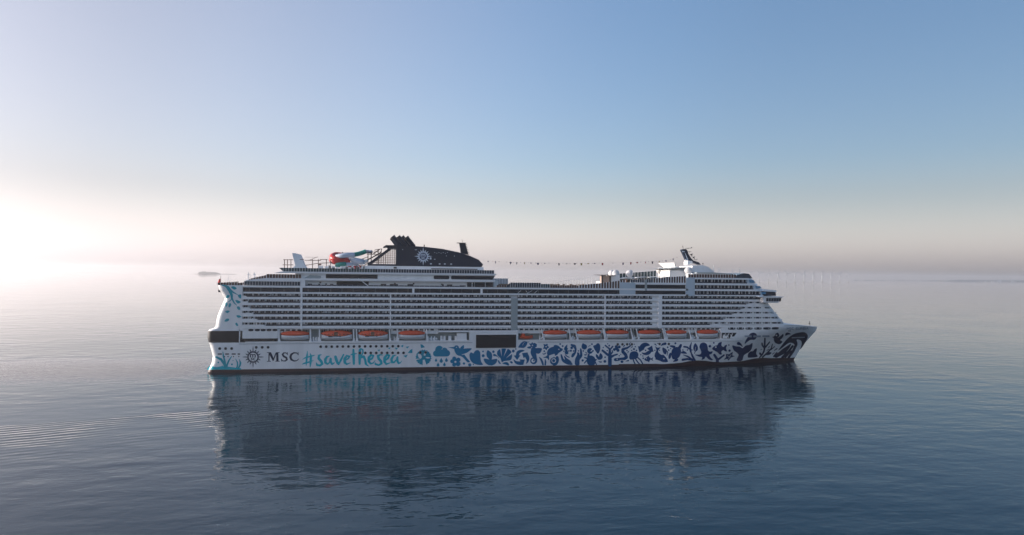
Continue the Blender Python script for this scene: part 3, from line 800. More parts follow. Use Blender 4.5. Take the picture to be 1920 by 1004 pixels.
# ---------------------------------------------------------------- sports deck: climbing frame, tower, water slides
YS = 18
def P(px_, py_, y=YS): x, z = pix(px_, py_, y); return (x, y, z)
fr = MB()
for y0 in (12, 26):
    for px_ in (533.5, 539, 545.5, 586, 597, 612, 620): fr.bar(P(px_, 503, y0), P(px_, 486.5, y0), .32)
    for a, b, py_ in ((531, 550, 487.5), (530, 550, 497), (562, 570, 487), (571, 602, 488.5), (600, 614, 487)): fr.bar(P(a, py_, y0), P(b, py_ - (0 if a > 560 else 0), y0), .3)
    fr.bar(P(573, 498, y0), P(597, 494, y0), .3).bar(P(600, 494, y0), P(622, 493, y0), .3).bar(P(572, 482.5, y0), P(592, 483, y0), .12).bar(P(578, 489, y0), P(596, 482, y0), .2)
for px_, py_ in ((533.5, 487.5), (545.5, 487.5), (597, 488.5), (612, 487), (533.5, 497), (545.5, 497), (612, 493.5)): fr.bar(P(px_, py_, 12), P(px_, py_, 26), .25)
fr.prism([pix(596, 498, 14), pix(603, 497.5, 14), pix(599, 494, 14)], 13, 17)
fr.build('climbing_frame', RUST, ship)
tw = MB().prism([pix(549, 475, YS), pix(556, 475.6, YS), pix(558, 477, YS), pix(563.5, 477.5, YS), pix(572, 499, YS), pix(576, 504, YS), pix(548, 504, YS), pix(555, 499, YS)][::-1], YS - 2.5, YS + 3.5).build('slide_tower', BLUEW, ship)
ps = {}
def slide(name, pts, r, m, nseg=12):
    cp = [Vector(P(*p)) for p in pts]; path = []
    ext = [cp[0] * 2 - cp[1]] + cp + [cp[-1] * 2 - cp[-2]]
    for i in range(1, len(ext) - 2):
        p0, p1, p2, p3 = ext[i - 1:i + 3]
        for k in range(5):
            t = k / 5; path.append(.5 * ((2 * p1) + (p2 - p0) * t + (2 * p0 - 5 * p1 + 4 * p2 - p3) * t * t + (3 * p1 - p0 - 3 * p2 + p3) * t ** 3))
    path.append(cp[-1]); o = MB().tube(path, r, nseg).build(name, m, ship, True); return o
slide('water_slide', [(632, 481, 17), (642, 480, 15), (654, 478.5, 15), (664, 478.5, 16)], 1.25, SLIDEW)
slide('water_slide', [(664, 478, 16), (672, 476.5, 17), (680, 474, 18), (686.5, 471.5, 18)], 1.15, SLIDEG)
slide('water_slide', [(686, 472, 18), (692, 472.5, 19), (697, 473, 20)], .85, SLIDEW)
slide('water_slide', [(644, 480, 22), (630, 478.5, 22), (623, 482, 19), (628, 486.5, 16), (642, 487.5, 17), (652, 489, 19)], 1.5, SLIDER)
slide('water_slide', [(640, 484, 22), (627, 483, 22), (622, 488, 19), (629, 491.5, 16), (644, 492, 17), (655, 492.5, 18)], 1.45, SLIDER)
slide('water_slide', [(650, 499, 20), (662, 501, 19), (680, 501, 19)], 1.0, SLIDER)
slide('water_slide', [(655, 484, 20), (664, 488, 17), (674, 490.5, 16), (681, 491.5, 17)], 1.45, SLIDEW)
slide('water_slide', [(676, 496, 18), (682, 493, 17), (689, 488.5, 17)], .9, WHITE)
slide('water_slide', [(631, 498, 15), (638, 497, 14), (648, 496, 15)], 1.3, SLIDEG)
slide('water_slide', [(647, 496.5, 15), (655, 496, 16), (663, 495.5, 18), (672, 497, 19)], .95, SLIDEW)
sp = MB()
for a, t, y in ((632, 474, 16), (642, 473, 18), (655, 485, 18), (668, 486, 18), (661, 481, 20), (677, 490, 18)): sp.bar(P(a, 504, y), P(a, t, y), .4)
for a, t in ((690, 470), (709, 468), (696, 474)): sp.bar(P(a, 504, 19), P(a, t, 19), .45)
sp.bar(P(677, 494, 19), P(715, 474, 19), .6).bar(P(680, 500, 19), P(730, 470, 19), .35).bar(P(668, 490, 20), P(690, 482, 20), .3).bar(P(625, 478, 18), P(634, 474, 18), .2).bar(P(642, 474, 18), P(664, 474, 18), .12)
sp.build('slide_support', STEEL, ship)
stt = MB()
for k in range(6): stt.box(P(688 + k * 4, 477)[0], P(691.5 + k * 4, 477)[0], 17, 21, P(690, 477.5)[2], P(690, 476.5)[2])
for px_ in (690, 697, 703, 709, 715): stt.bar(P(px_, 477, 17), P(px_, 469, 17), .22).bar(P(px_, 477, 21), P(px_, 469, 21), .22)
stt.bar(P(690, 473, 17), P(716, 473, 17), .18).bar(P(703, 469, 17), P(716, 467, 17), .3).bar(P(700, 476, 17), P(712, 468, 17), .5).bar(P(712, 479, 17), P(716, 467, 17), .4)
stt.build('slide_platform', RUST, ship)
cl = MB(); random.seed(3)
for k in range(26):
    px_ = random.uniform(596, 684); x, z = pix(px_, 502, 8); h = random.uniform(.6, 1.6); cl.box(x, x + random.uniform(.5, 1.6), 8, 9, 48.2, 49.8 + h)
cl.build('splash_park_fixture', WHITE, ship, stuff=True)

# ---------------------------------------------------------------- pool deck amidships
MB().box(137, 241, 1.2, 41.8, 41.3, 41.42).build('pool_deck_floor', TEAK, ship)
rail('pool_deck_rail', 138.5, 181.5, .6, 41.35, 42.55, WINDW, 1.27, post=.09)
rail('pool_deck_rail', 138.5, 181.5, 42, 41.35, 42.55, WINDW, 2.6)
o = rail('tall_windbreak', 145.6, 161.3, .5, 41.35, 43.9, WINDB, 1.25)
MB().prism([(143.3, 41.35), (145.5, 41.35), (145.5, 43.9)], .5, .56).build('tall_windbreak', WINDB, ship)
rail('tall_windbreak', 161.4, 166, .5, 41.35, 43.3, WINDG, 1.25)
rail('tall_windbreak', 181.6, 206.6, .5, 41.35, lambda x: interp(x, [(181, 42.7), (194, 44.1), (205, 45.6), (207, 45.8)]), WINDW, 1.45, post=.42)
pp = MB()
for k in range(15):
    x = 178 + k * 1.6; z = 42.6 + k * .24; pp.box(x, x + .22, 41.2, 41.4, 41.4, z + 1.2).box(x, x + 1.6, 41.28, 41.34, z + 1.0, z + 1.16)
pp.build('port_windbreak', WHITE2, ship)
rail('port_windbreak', 206, 240, 41.3, 44.5, lambda x: interp(x, [(206, 48.2), (240, 51)]), WINDG, 1.9, post=.3)
rail('port_windbreak', 134, 151, 41.0, 41.4, 45.6, OFFW, 1.5, post=.35)
MB().box(137.6, 140, 5, 30, 41.4, 44.6).build('bar_counter', WHITE, ship)
lg = MB(); random.seed(8)
for k in range(300):
    x = random.uniform(140, 205); y = random.choice([2.2, 4.4, 7, 30, 34, 38]) + random.uniform(-.3, .3)
    h = random.uniform(.4, 1.3); lg.box(x, x + random.uniform(.5, 1.6), y, y + .6, 41.42, 41.42 + h)
lg.build('sun_lounger_rows', TEAK, ship, stuff=True)
um = MB()
for k in range(9):
    x = 168 + k * 3.4; um.bar((x, 4.5, 41.4), (x, 4.5, 43.3), .14); um.box(x - .9, x + .9, 3.6, 5.4, 43.2, 43.32)
um.build('shade_canopies', BROWN, ship, stuff=True)
# slanted stays in front of the windows
ty = MB()
for a, b in ((970, 977), (990, 986), (988, 998), (1001, 1008)): 
    A = pix(a, 551, 0); B = pix(b, 545, 0); ty.bar((A[0], -.1, A[1]), (B[0], .2, B[1]), .13)
for i, pyr in ((0, (563, 556)), (1, (572, 565))):
    for a in (1146, 1163, 1180, 1197, 1214):
        a2 = a - i * 2; A = pix(a2, pyr[0] , 0); B = pix(a2 + 3.5, pyr[1], 0); ty.bar((A[0], -.1, A[1]), (B[0], -.1, B[1] + .6), .14)
ty.build('stay', WHITE2, ship, stuff=True)

BLUEG = glassy('blue_side_glass', (0.06, 0.22, 0.38), .2, .3)
# stern balcony under the overhang
for z_ in (39.0,):
    MB().box(5.1, 9.2, 1.6, 41.4, z_ - 1.0, z_ + .2).build('stern_balcony_window', GLASS, ship)
# ---------------------------------------------------------------- forward block
MB().box(203.6, 240.5, .4, 42.6, 37.6, 44.4).build('forward_house', WHITE, ship)
MB().box(203.4, 212.0, 0.02, .5, 38.32, 44.45).build('blue_panel', BLUEW, ship)
pane('panorama_window', [(212.2, 41.4), (239.9, 41.4), (239.9, 43.35), (212.2, 43.35)], .3)
pane('panorama_window', [(212.2, 38.2), (239.9, 38.2), (239.9, 40.2), (212.2, 40.2)], .3)
MB().box(212, 241.3, .06, 42.9, 43.45, 44.5).build('deck_edge', WHITE2, ship)
MB().box(212, 241.3, .06, 42.9, 40.3, 41.3).build('deck_edge', WHITE2, ship)
MB().box(240.2, 245.2, 0.0, 42.9, 37.5, 47.3).build('blue_panel', BLUEW, ship)
gp = MB().box(pix(1209, 540)[0], pix(1213, 540)[0], -.1, .3, 40.2, 46).build('pillar', GREYW, ship)
zt_f = lambda x: interp(x, [(209, 45.9), (220, 46.4), (228, 47.4), (240, 48.1)])
rail('tall_windbreak', 209.5, 222, .6, 44.5, zt_f, WINDB, 1.3, post=.16)
rail('tall_windbreak', 222, 240.4, .6, 44.5, zt_f, WINDW, 1.45, post=.45)
MB().box(206.8, 240.3, 1.5, 41.5, 44.4, 44.52).build('solarium_floor', TEAK, ship)
aw = MB()
for k in range(8):
    x = 209 + k * 3.6; y = 10 + (k % 2) * 3; aw.prism([(x, 46.6 + k * .12), (x + 2.9, 46.9 + k * .12), (x + 2.9, 47.15 + k * .12), (x, 46.85 + k * .12)], y, y + 5); aw.bar((x + 1.4, y + 2, 44.5), (x + 1.4, y + 2, 46.8), .2)
aw.build('sun_awning', WHITE, ship)
cl = MB(); random.seed(21)
for k in range(90):
    x = random.uniform(208, 240); y = random.uniform(3, 30); cl.box(x, x + .7, y, y + .7, 44.5, 44.5 + random.uniform(.6, 2.0))
cl.build('solarium_furniture', BROWN, ship, stuff=True)
# brown and white houses with the radar domes
MB().box(197.6, 202.4, 12, 16, 41.4, 47.7).build('lift_house', TAN, ship)
MB().box(197.3, 198.0, 11.8, 12.4, 41.4, 47.7).box(201.6, 202.6, 11.8, 12.4, 41.4, 47.7).build('corner_post', STEEL, ship)
MB().prism([(194.2, 48.3), (197, 48.0), (204.5, 47.7), (204.5, 47.95), (197, 48.35)], 10, 18).build('lift_house_roof', RUST, ship)
MB().box(202.6, 207.5, 12, 22, 41.4, 48.2).build('dome_house', WHITE, ship)
MB().box(207.5, 215.5, 12, 22, 41.4, 46.2).build('dome_house', WHITE, ship)
MB().box(207.6, 215.0, 11.9, 12, 44.4, 46.0).build('panorama_window', DARKP, ship)
MB().box(206.9, 217, 11, 23, 46.2, 46.5).build('house_roof', WHITE2, ship)
def dome(px_, py_, y, r, zfoot):
    x, z = pix(px_, py_, y)
    d = MB().ball((x, y, z), r, 24, 14).build('radar_dome', DOMEW, ship, True)
    MB().tube([(x, y, zfoot), (x, y, z - r * .75)], [r * .55, r * .42], 12).build('pedestal', WHITE, d, True)
    return d
dome(1147, 513.3, 26, 1.95, 46); dome(1154.6, 513, 17, 1.95, 46); dome(1180.6, 513.2, 17, 2.0, 44.5); dome(1237, 508, 27, 1.9, 47)
# big tear-drop dome
x, z = pix(1290.5, 508.5, 9)
MB().ball((x, 9, z), 2.15, 24, 14).build('radar_dome', DOMEW, ship, True)
MB().tube([(x + .4, 9, 47.3), (x + .2, 9, z - 1)], [1.0, 1.9], 16).build('dome_pedestal', WHITE, ship, True)
# screen house, lit from astern
MB().box(236.2, 247, 12.5, 28, 44.5, 51.1).build('screen_house', WHITE, ship)
MB().box(238, 250, 15, 26, 51.1, 52.6).build('screen_house', WHITE, ship)
scr = MB(); scr.v += [(237.5, 9.5, 55.4), (237.5, 32.5, 55.4), (239.5, 29, 52.9), (239.5, 12.5, 52.9), (238.1, 9.5, 55.4), (238.1, 32.5, 55.4), (240.1, 29, 52.9), (240.1, 12.5, 52.9)]
scr.f += [(0, 1, 2, 3), (7, 6, 5, 4), (0, 4, 5, 1), (1, 5, 6, 2), (2, 6, 7, 3), (3, 7, 4, 0)]
scr.build('pool_screen', WHITE, ship)
MB().prism([(232, 52.0), (238, 52.2), (246, 52.8), (246, 53.0), (238, 52.5)], 11, 30).build('screen_canopy', GREYW, ship)
# forward superstructure storeys
for z0, z1, xa in ((37.55, 38.2, 240.3), (40.28, 41.3, 240.3), (43.42, 44.48, 240.3), (46.5, 47.35, 240.3)):
    d = MB(); xf = front((z0 + z1) / 2); n = 8
    pts = [(xa, .03)] + [(xf - 7 + 7 * math.sin(math.pi / 2 * k / n), .03 + 7 * (1 - math.cos(math.pi / 2 * k / n))) for k in range(n + 1)] + [(xf + 4, 21.5)]
    pts += [(x_, 43 - y_) for x_, y_ in pts[::-1]]; k = len(pts)
    xs0, xs1 = front(z0), front(z1)
    d.v += [(x_ + (xs0 - xf if x_ > xa else 0), y_, z0) for x_, y_ in pts] + [(x_ + (xs1 - xf if x_ > xa else 0), y_, z1) for x_, y_ in pts]
    d.f.append(tuple(range(k))[::-1]); d.f.append(tuple(k + q for q in range(k)))
    for q in range(k): r_ = (q + 1) % k; d.f.append((q, r_, k + r_, k + q))
    d.build('balcony_deck', WHITE2, ship)
def storey(z0, z1, xa, inset):
    d = MB(); n = 8; pts = {}
    for z in (z0, z1):
        xf = front(z) - .3
        p = [(xa, inset)] + [(xf - 7 + 7 * math.sin(math.pi / 2 * k / n), inset + 7 * (1 - math.cos(math.pi / 2 * k / n))) for k in range(n + 1)] + [(xf + 4, 21.5)]
        pts[z] = p + [(x_, 43 - y_) for x_, y_ in p[::-1]]
    k = len(pts[z0]); d.v += [(x_, y_, z0) for x_, y_ in pts[z0]] + [(x_, y_, z1) for x_, y_ in pts[z1]]
    d.f.append(tuple(range(k))[::-1]); d.f.append(tuple(k + q for q in range(k)))
    for q in range(k): r_ = (q + 1) % k; d.f.append((q, r_, k + r_, k + q))
    return d
storey(37.6, 47.0, 241, 1.24).build('forward_cabin_block', OFFW, ship)
up = []
for zt, zo, a, b, py_ in ((46.5, 44.5, 1290, 1401, 528), (43.38, 41.32, 1302, 1413, 539), (40.26, 38.22, 1302, 1426, 550)):
    xa, xb = pix(a, py_)[0], pix(b, py_)[0]
    bl = MB().box(xa, xb, .06, .12, zo - .01, zo + .62).build('glass_balustrade', RAILG, ship)
    n = round((xb - xa) / 2.05); w = (xb - xa) / n; dd = MB()
    for k in range(n):
        x = xa + (k + .5) * w; o = inst(DM, 'balcony_door', (x - .2, 1.20, zo + .35), bl, scale=(.8 if k % 2 else .95, 1, 1.02))
        if k % 3 == 0: dd.box(x + w / 2 - .05, x + w / 2 + .05, .2, 1.5, zo, zt)
    dd.build('balcony_divider', OFFW, bl, stuff=True)
    # plain wall beyond the last balcony, down to the sloping front
    MB().prism([(xb, zo - .02), (front(zo) - 3.5, zo - .02), (front(zt) - 3.5, zt + .02), (xb, zt + .02)], .5, 2.0).build('cabin_wall', BLUEW, ship)
    if a == 1302: MB().box(245.2, xa, .02, 2, zo, zt).build('cabin_wall', BLUEW, ship)
for a0, a1, b0, b1, py0, py1 in ((1404.5, 1412.5, 1405.5, 1417, 525.3, 530.5), (1416.5, 1424.5, 1417.5, 1428.5, 536.7, 541.3), (1428, 1436, 1428, 1436, 548, 552)):
    q = [pix(a0, py0, .4), pix(a1, py0, .4), pix(b1, py1, .4), pix(b0, py1, .4)]
    MB().prism(q, .3, .62).build('bridge_side_window', BLUEG, ship)
# bridge and its wing
MB().prism([(286, 37.9), (293, 37.9), (292.6, 40.35), (288.5, 40.4), (286, 40.35)], 1.0, 42).build('wheelhouse', GLASS, ship)
MB().prism([(284, 40.4), (293.4, 40.0), (292.5, 41.0), (286, 41.5)], .6, 42.4).build('wheelhouse_roof', WHITE2, ship)
wing = MB().prism([(283.5, 34.3), (292.3, 34.3), (294.6, 37.2), (283.5, 37.2)], -2.2, 45.2).build('bridge_wing', WHITE, ship)
MB().box(281, 295.4, -2.5, 45.5, 37.2, 37.55).build('wing_roof', WHITE2, wing)
for k in range(6):
    x = 285.2 + k * 1.48; MB().prism([(x, 34.95), (x + 1.22, 34.95), (x + 1.36 + k * .03, 36.8), (x + .15, 36.8)], -2.32, -2.1).build('wing_window', GLASS, wing)
MB().box(285, 292.5, -2.4, -2.2, 34.2, 34.5).build('wing_sill', GREYW, wing)
# top deck forward
rail('top_deck_screen', 241.8, 269.5, 1.0, 47.35, 49.25, WINDW, 1.5, post=.18)
MB().prism([(268.5, 47.36), (278.9, 47.36), (276.8, 49.7), (274, 50.0), (270.3, 49.2)], .8, 42.2).build('forward_screen', WINDB, ship)
storey(47.1, 47.36, 241, .3).build('top_deck', WHITE2, ship)
MB().box(246, 268, 5, 38, 47.3, 49.6).build('deck_house', WHITE, ship)
MB().prism([(248, 49.6), (270, 49.2), (270, 49.5), (258, 50.3), (248, 50.2)], 4, 39).build('house_roof', GREYW, ship)
# white mast house and raked mast
MB().prism([(249.5, 49.8), (249.5, 53.8), (255.5, 54.3), (258.8, 53.3), (262, 51.0), (262, 49.8)], 12.5, 30).build('mast_house', WHITE, ship)
MB().box(246, 252, 13.5, 20, 50, 53).build('mast_house', WHITE, ship)
ym = 20
mp_ = [(1277.2, 469), (1279, 467.8), (1285, 467.3), (1287.5, 470), (1290, 477), (1294.5, 484.5), (1299, 489), (1309, 492.2), (1313.2, 497), (1310, 496.8), (1301, 494), (1297, 491), (1293.5, 489.5), (1287, 489.3), (1285, 486)]
m_ = MB().prism([pix(a, b, ym) for a, b in mp_], ym - .9, ym + 1.6).build('radar_mast', NAVYP, ship)
MB().prism([pix(a, b, ym - 1) for a, b in ((1279.5, 471), (1283.5, 471.5), (1284, 473), (1280.3, 473))], ym - 1.15, ym - .8).build('mast_light', LOGOL, m_)
MB().prism([pix(a, b, ym - 1) for a, b in ((1284, 475), (1285, 475), (1290.5, 488), (1286, 488), (1285.6, 486.5), (1288.4, 486.5))], ym - 1.15, ym - .8).build('mast_trim', LOGOL, m_)
MB().prism([pix(a, b, ym) for a, b in ((1287, 489), (1295, 490), (1296, 494), (1288, 497), (1286, 497))], ym - 2, ym + 3).build('mast_foot', WHITE, m_)
an = MB()
for a, b, c, d in ((1281, 467, 1280, 461), (1285, 466, 1296, 465.5), (1290, 467.5, 1290, 465.5), (1289, 472.5, 1296, 472.5), (1292.5, 474, 1292.5, 472), (1293, 478, 1299, 476), (1297, 482, 1298, 477), (1299, 485, 1303, 481), (1302, 488, 1302, 483), (1303, 488, 1308, 486)):
    an.bar(P(a, b, ym), P(c, d, ym), .22)
an.ball(P(1296.5, 464.8, ym), .35, 8, 6).ball(P(1296, 478, ym), .45, 8, 6).ball(P(1318, 495, ym), .4, 8, 6).ball(P(1300, 483, ym), .4, 8, 6)
an.build('antenna', STEEL, m_, stuff=True)
wn = MB()
for a, t in ((1338, 497), (1374, 505), (1387, 503), (1348, 503)): wn.bar(P(a, 514, 14), P(a, t, 14), .22)
wn.build('whip_antenna', WHITE, ship, stuff=True)
# foredeck
fd = MB(); x, z = pix(1518.5, 610, 21); fd.bar((x, 21, 20), (x - .3, 21, 22.6), .2); fd.box(x - .8, x + .2, 20.8, 21.2, 21.2, 21.5)
fd.build('jackstaff', STEEL, ship)

# ---------------------------------------------------------------- flags
pole = MB().bar((5.2, 21.5, 41.4), (5.2, 21.5, 45.9), .12).build('flagpole', WHITE, ship)
fx, fz = pix(414, 517, 10); fx2, fz2 = pix(414, 531, 10)
MB().bar((fx, 10, fz2), (fx, 10, fz), .14).build('flagpole', STEEL, ship)
v = []; f = []
for i in range(7):
    for j in range(5):
        u = i / 6; w_ = j / 4; v.append((fx - .15 - u * 1.5 * (.5 + .5 * w_), 10 + .25 * math.sin(u * 6 + w_ * 2), fz - 1.4 - w_ * 1.9 - u * .6))
for i in range(6):
    for j in range(4): f.append((i * 5 + j, i * 5 + 5 + j, i * 5 + 6 + j, i * 5 + 1 + j))
fo = mesh_obj('ensign', v, f, REDF); tag(fo, 'small red flag hanging limp from the pole above the stern', 'flag')
line = empty('signal_flag_line', (0, 0, 0)); tag(line, 'long sagging string of small signal flags between funnel and forward mast', 'flag line')
LP = [(905, 489.2), (940, 490.7), (975, 492.4), (1010, 493.3), (1050, 494), (1100, 494), (1150, 493.3), (1190, 492), (1230, 490.2), (1255, 488), (1281, 478)]
cord = MB(); pth = [P(a, b, 20) for a, b in LP]
for a, b in zip(pth, pth[1:]): cord.bar(a, b, .014)
cord.build('cord', STEEL, line)
cols = [(0.03, .03, .05), (.05, .05, .12), (.30, .04, .04), (.30, .30, .28), (.04, .06, .16), (.28, .22, .05)]
FM = [mat('signal_flag_cloth', c, .8) for c in cols]; random.seed(4)
for k in range(54):
    if random.random() < .10: continue
    px_ = 916.5 + k * 6.65 + random.uniform(-1.6, 1.6); py_ = interp(px_, LP); x, y, z = P(px_, py_, 20); h = random.uniform(.4, 1.35) if k % 2 == 0 else random.uniform(.2, .4)
    w_ = random.uniform(.3, .7) if k % 2 == 0 else .22
    v = [(x - w_, 20, z), (x + w_, 20, z), (x + w_ * random.uniform(.2, 1), 20.2, z - h), (x - w_ * random.uniform(0, .8), 19.9, z - h)]
    v += [(a, b + .03, c) for a, b, c in v]
    mesh_obj('pennant', v, [(3, 2, 1, 0), (4, 5, 6, 7), (0, 1, 5, 4), (1, 2, 6, 5), (2, 3, 7, 6), (3, 0, 4, 7)], random.choice(FM[:3] + FM[:2] + FM), line)
# ---------------------------------------------------------------- painted mural, lettering and emblems: thin shapes laid on the hull skin
def catmull(pts, k=4):
    n = len(pts); out = []
    for i in range(n):
        p0, p1, p2, p3 = [Vector(pts[(i + j) % n]) for j in (-1, 0, 1, 2)]
        for s in range(k):
            t = s / k; out.append(tuple(.5 * ((2 * p1) + (p2 - p0) * t + (2 * p0 - 5 * p1 + 4 * p2 - p3) * t * t + (3 * p1 - p0 - 3 * p2 + p3) * t ** 3)))
    return out
def circ(x, y, r, n=14): return [(x + r * math.cos(2 * math.pi * k / n), y + r * math.sin(2 * math.pi * k / n)) for k in range(n)]
def pairs(a): return [(a[i], a[i + 1]) for i in range(0, len(a), 2)]
def trip(a): return [(a[i], a[i + 1], a[i + 2]) for i in range(0, len(a), 3)]
def polys(shape):
    """-> (sign, [polygons]); kinds: p polygon, s smooth polygon, c circle, l stroke x,y,width..., e drop; a leading minus cuts out"""
    k = shape[0]; sg = 1
    if k[0] == '-': sg = -1; k = k[1:]
    a = shape[1:]
    if k == 'p': return sg, [pairs(a)]
    if k == 's': return sg, [catmull(pairs(a))]
    if k == 'c': return sg, [circ(*a)]
    if k == 'd': x, y, r = a; return sg, [circ(x, y, r), [(x - r * .9, y - r * .3), (x + r * .9, y - r * .3), (x, y - r * 2)]]
    if k == 'l':
        t = trip(a); out = []
        for (x0, y0, w0), (x1, y1, w1) in zip(t, t[1:]):
            d = math.hypot(x1 - x0, y1 - y0) or 1; nx, ny = -(y1 - y0) / d, (x1 - x0) / d
            out.append([(x0 + nx * w0 / 2, y0 + ny * w0 / 2), (x1 + nx * w1 / 2, y1 + ny * w1 / 2), (x1 - nx * w1 / 2, y1 - ny * w1 / 2), (x0 - nx * w0 / 2, y0 - ny * w0 / 2)])
        for x, y, w in t:
            if w > 6: out.append(circ(x, y, w / 2, 10))
        return sg, out
NDEC = [0]
def decal(name, ox, oy, s, shapes, m=None, parent=None, surface=None, off=None, dense=False):
    P2 = []; F2 = []; sign = []
    for sh in shapes:
        sg, pl = polys(sh)
        for p in pl:
            q = [(ox + x / s, -(oy + y / s)) for x, y in p]
            ar = sum(a[0] * b[1] - b[0] * a[1] for a, b in zip(q, q[1:] + q[:1]))
            if abs(ar) < 1e-4: continue
            if ar < 0: q = q[::-1]
            b = len(P2); P2 += [Vector(c) for c in q]; F2.append(list(range(b, b + len(q)))); sign.append(sg)
    xs = [p.x for p in P2]; ys = [p.y for p in P2]
    if dense:
        x = min(xs)
        while x < max(xs):
            y = min(ys)
            while y < max(ys): P2.append(Vector((x + .013, y + .017))); y += 2.3
            x += 2.3
    vv, ee, ff, ov, oe, of = delaunay_2d_cdt(P2, [], F2, 0, 1e-4)
    def inside(x, y, q):
        wn = 0; x0, y0 = q[-1]
        for x1, y1 in q:
            if (y0 > y) != (y1 > y):
                if x < x0 + (y - y0) / (y1 - y0) * (x1 - x0): wn += 1 if y1 > y0 else -1
            x0, y0 = x1, y1
        return wn != 0
    keep = []
    boxes = [(min(P2[i].x for i in q), max(P2[i].x for i in q), min(P2[i].y for i in q), max(P2[i].y for i in q), [(P2[i].x, P2[i].y) for i in q], sg_) for q, sg_ in zip(F2, sign)]
    for f in ff:
        cx, cy = sum(vv[i].x for i in f) / len(f), sum(vv[i].y for i in f) / len(f); st_ = -1
        for xa_, xb_, ya_, yb_, q, sg_ in boxes:
            if xa_ <= cx <= xb_ and ya_ <= cy <= yb_ and inside(cx, cy, q): st_ = sg_
        if st_ > 0: keep.append(f)
    used = {}; V = []; Fc = []; NDEC[0] += 1
    o_ = (.03 + .0015 * (NDEC[0] % 12)) if off is None else off
    for f in keep:
        r = []
        for i in f:
            if i not in used:
                used[i] = len(V); x, y, z = (surface or surf)(vv[i].x, -vv[i].y); V.append((x, y - o_, z))
            r.append(used[i])
        Fc.append(tuple(r))
    return mesh_obj(name, V, Fc, m or MURAL, parent or hull)
G1, G2, G3, G4, G5, G6, G7, G8 = (560, 640, 16), (670, 640, 16), (780, 640, 16), (890, 636, 16), (960, 636, 16), (1050, 636, 16), (1150, 636, 16), (1220, 636, 16)
H1, H2, H3, H4, H5, H6 = (1290, 630, 16), (1380, 620, 16), (1420, 600, 12.55), (400, 520, 10.04), (380, 600, 9.56), (380, 640, 9.6)
TEAL = mat('teal_lettering', (.0, .43, .52), .5, **{'Specular IOR Level': 0.08})
# hashtag lettering
D = decal
D('painted_lettering', *G1, [('l', 265, 290, 10, 250, 450, 60, 230, 650, 55, 225, 740, 8), ('l', 350, 365, 12, 370, 450, 70, 355, 650, 70, 345, 770, 25),
    ('l', 110, 550, 10, 200, 500, 42, 420, 440, 42, 490, 420, 8), ('l', 100, 700, 10, 160, 668, 45, 350, 620, 50, 450, 575, 8), ('-c', 298, 545, 18)], TEAL)
D('painted_lettering', *G1, [('l', 680, 405, 20, 610, 430, 60, 600, 520, 80, 680, 610, 80, 710, 680, 70, 640, 735, 60, 550, 715, 65, 530, 650, 25)], TEAL)
D('painted_lettering', *G1, [('l', 925, 450, 18, 850, 470, 60, 800, 550, 85, 800, 640, 80, 860, 690, 50, 930, 640, 45, 960, 530, 70, 962, 620, 75, 1000, 690, 60, 1075, 650, 30)], TEAL)
D('painted_lettering', *G1, [('l', 1105, 470, 85, 1130, 560, 90, 1170, 660, 80, 1200, 700, 45, 1270, 560, 62, 1345, 405, 45)], TEAL)
D('painted_lettering', *G1, [('l', 1410, 570, 40, 1490, 520, 50, 1525, 455, 50, 1440, 440, 60, 1380, 530, 85, 1385, 640, 85, 1440, 695, 50, 1550, 650, 22)], TEAL)
D('painted_lettering', *G1, [('l', 1640, 260, 62, 1650, 450, 85, 1655, 680, 68), ('l', 1555, 415, 20, 1640, 388, 62, 1750, 372, 15)], TEAL)
D('painted_lettering', *G2, [('l', 75, 270, 75, 72, 450, 90, 68, 680, 66), ('l', 90, 240, 60, 130, 235, 40, 165, 270, 45, 170, 340, 42, 125, 440, 35), ('l', 90, 500, 60, 190, 460, 75, 238, 570, 72, 255, 680, 70, 300, 730, 40, 350, 755, 12)], TEAL)
D('painted_lettering', *G2, [('l', 380, 560, 50, 440, 520, 60, 480, 440, 60, 410, 415, 60, 345, 500, 85, 345, 610, 85, 400, 680, 50, 480, 655, 40, 540, 575, 10)], TEAL)
D('painted_lettering', *G2, [('l', 770, 420, 12, 680, 410, 45, 620, 450, 78, 640, 530, 78, 710, 605, 78, 725, 670, 65, 640, 720, 52, 545, 690, 60, 535, 640, 15)], TEAL)
D('painted_lettering', *G2, [('l', 870, 560, 50, 930, 500, 60, 955, 430, 60, 885, 410, 60, 820, 500, 85, 815, 610, 85, 865, 690, 55, 985, 650, 25)], TEAL)
D('painted_lettering', *G2, [('l', 1165, 415, 16, 1070, 450, 60, 1025, 540, 75, 1035, 630, 75, 1100, 640, 50, 1175, 560, 45, 1205, 480, 55, 1205, 600, 65, 1235, 665, 60, 1290, 650, 32, 1338, 590, 8)], TEAL)
# MSC lettering, serif
D('painted_lettering', *H6, [('p', 1186, 210, 1206, 210, 1202, 362, 1182, 362), ('p', 1180, 203, 1232, 203, 1284, 325, 1266, 364), ('p', 1258, 345, 1276, 355, 1337, 203, 1316, 203), ('p', 1322, 203, 1362, 203, 1366, 362, 1326, 362),
    ('p', 1156, 200, 1228, 200, 1228, 211, 1156, 211), ('p', 1156, 358, 1228, 358, 1228, 369, 1156, 369), ('p', 1308, 358, 1388, 358, 1388, 369, 1308, 369), ('p', 1326, 200, 1384, 200, 1384, 211, 1326, 211)], NAVYL)
D('painted_lettering', *H6, [('l', 1524, 235, 14, 1500, 212, 16, 1458, 212, 22, 1438, 242, 32, 1462, 276, 32, 1505, 298, 34, 1518, 330, 32, 1490, 356, 22, 1445, 357, 16, 1420, 335, 14), ('p', 1518, 200, 1530, 200, 1532, 250, 1520, 250), ('p', 1412, 318, 1424, 318, 1426, 366, 1414, 366)], NAVYL)
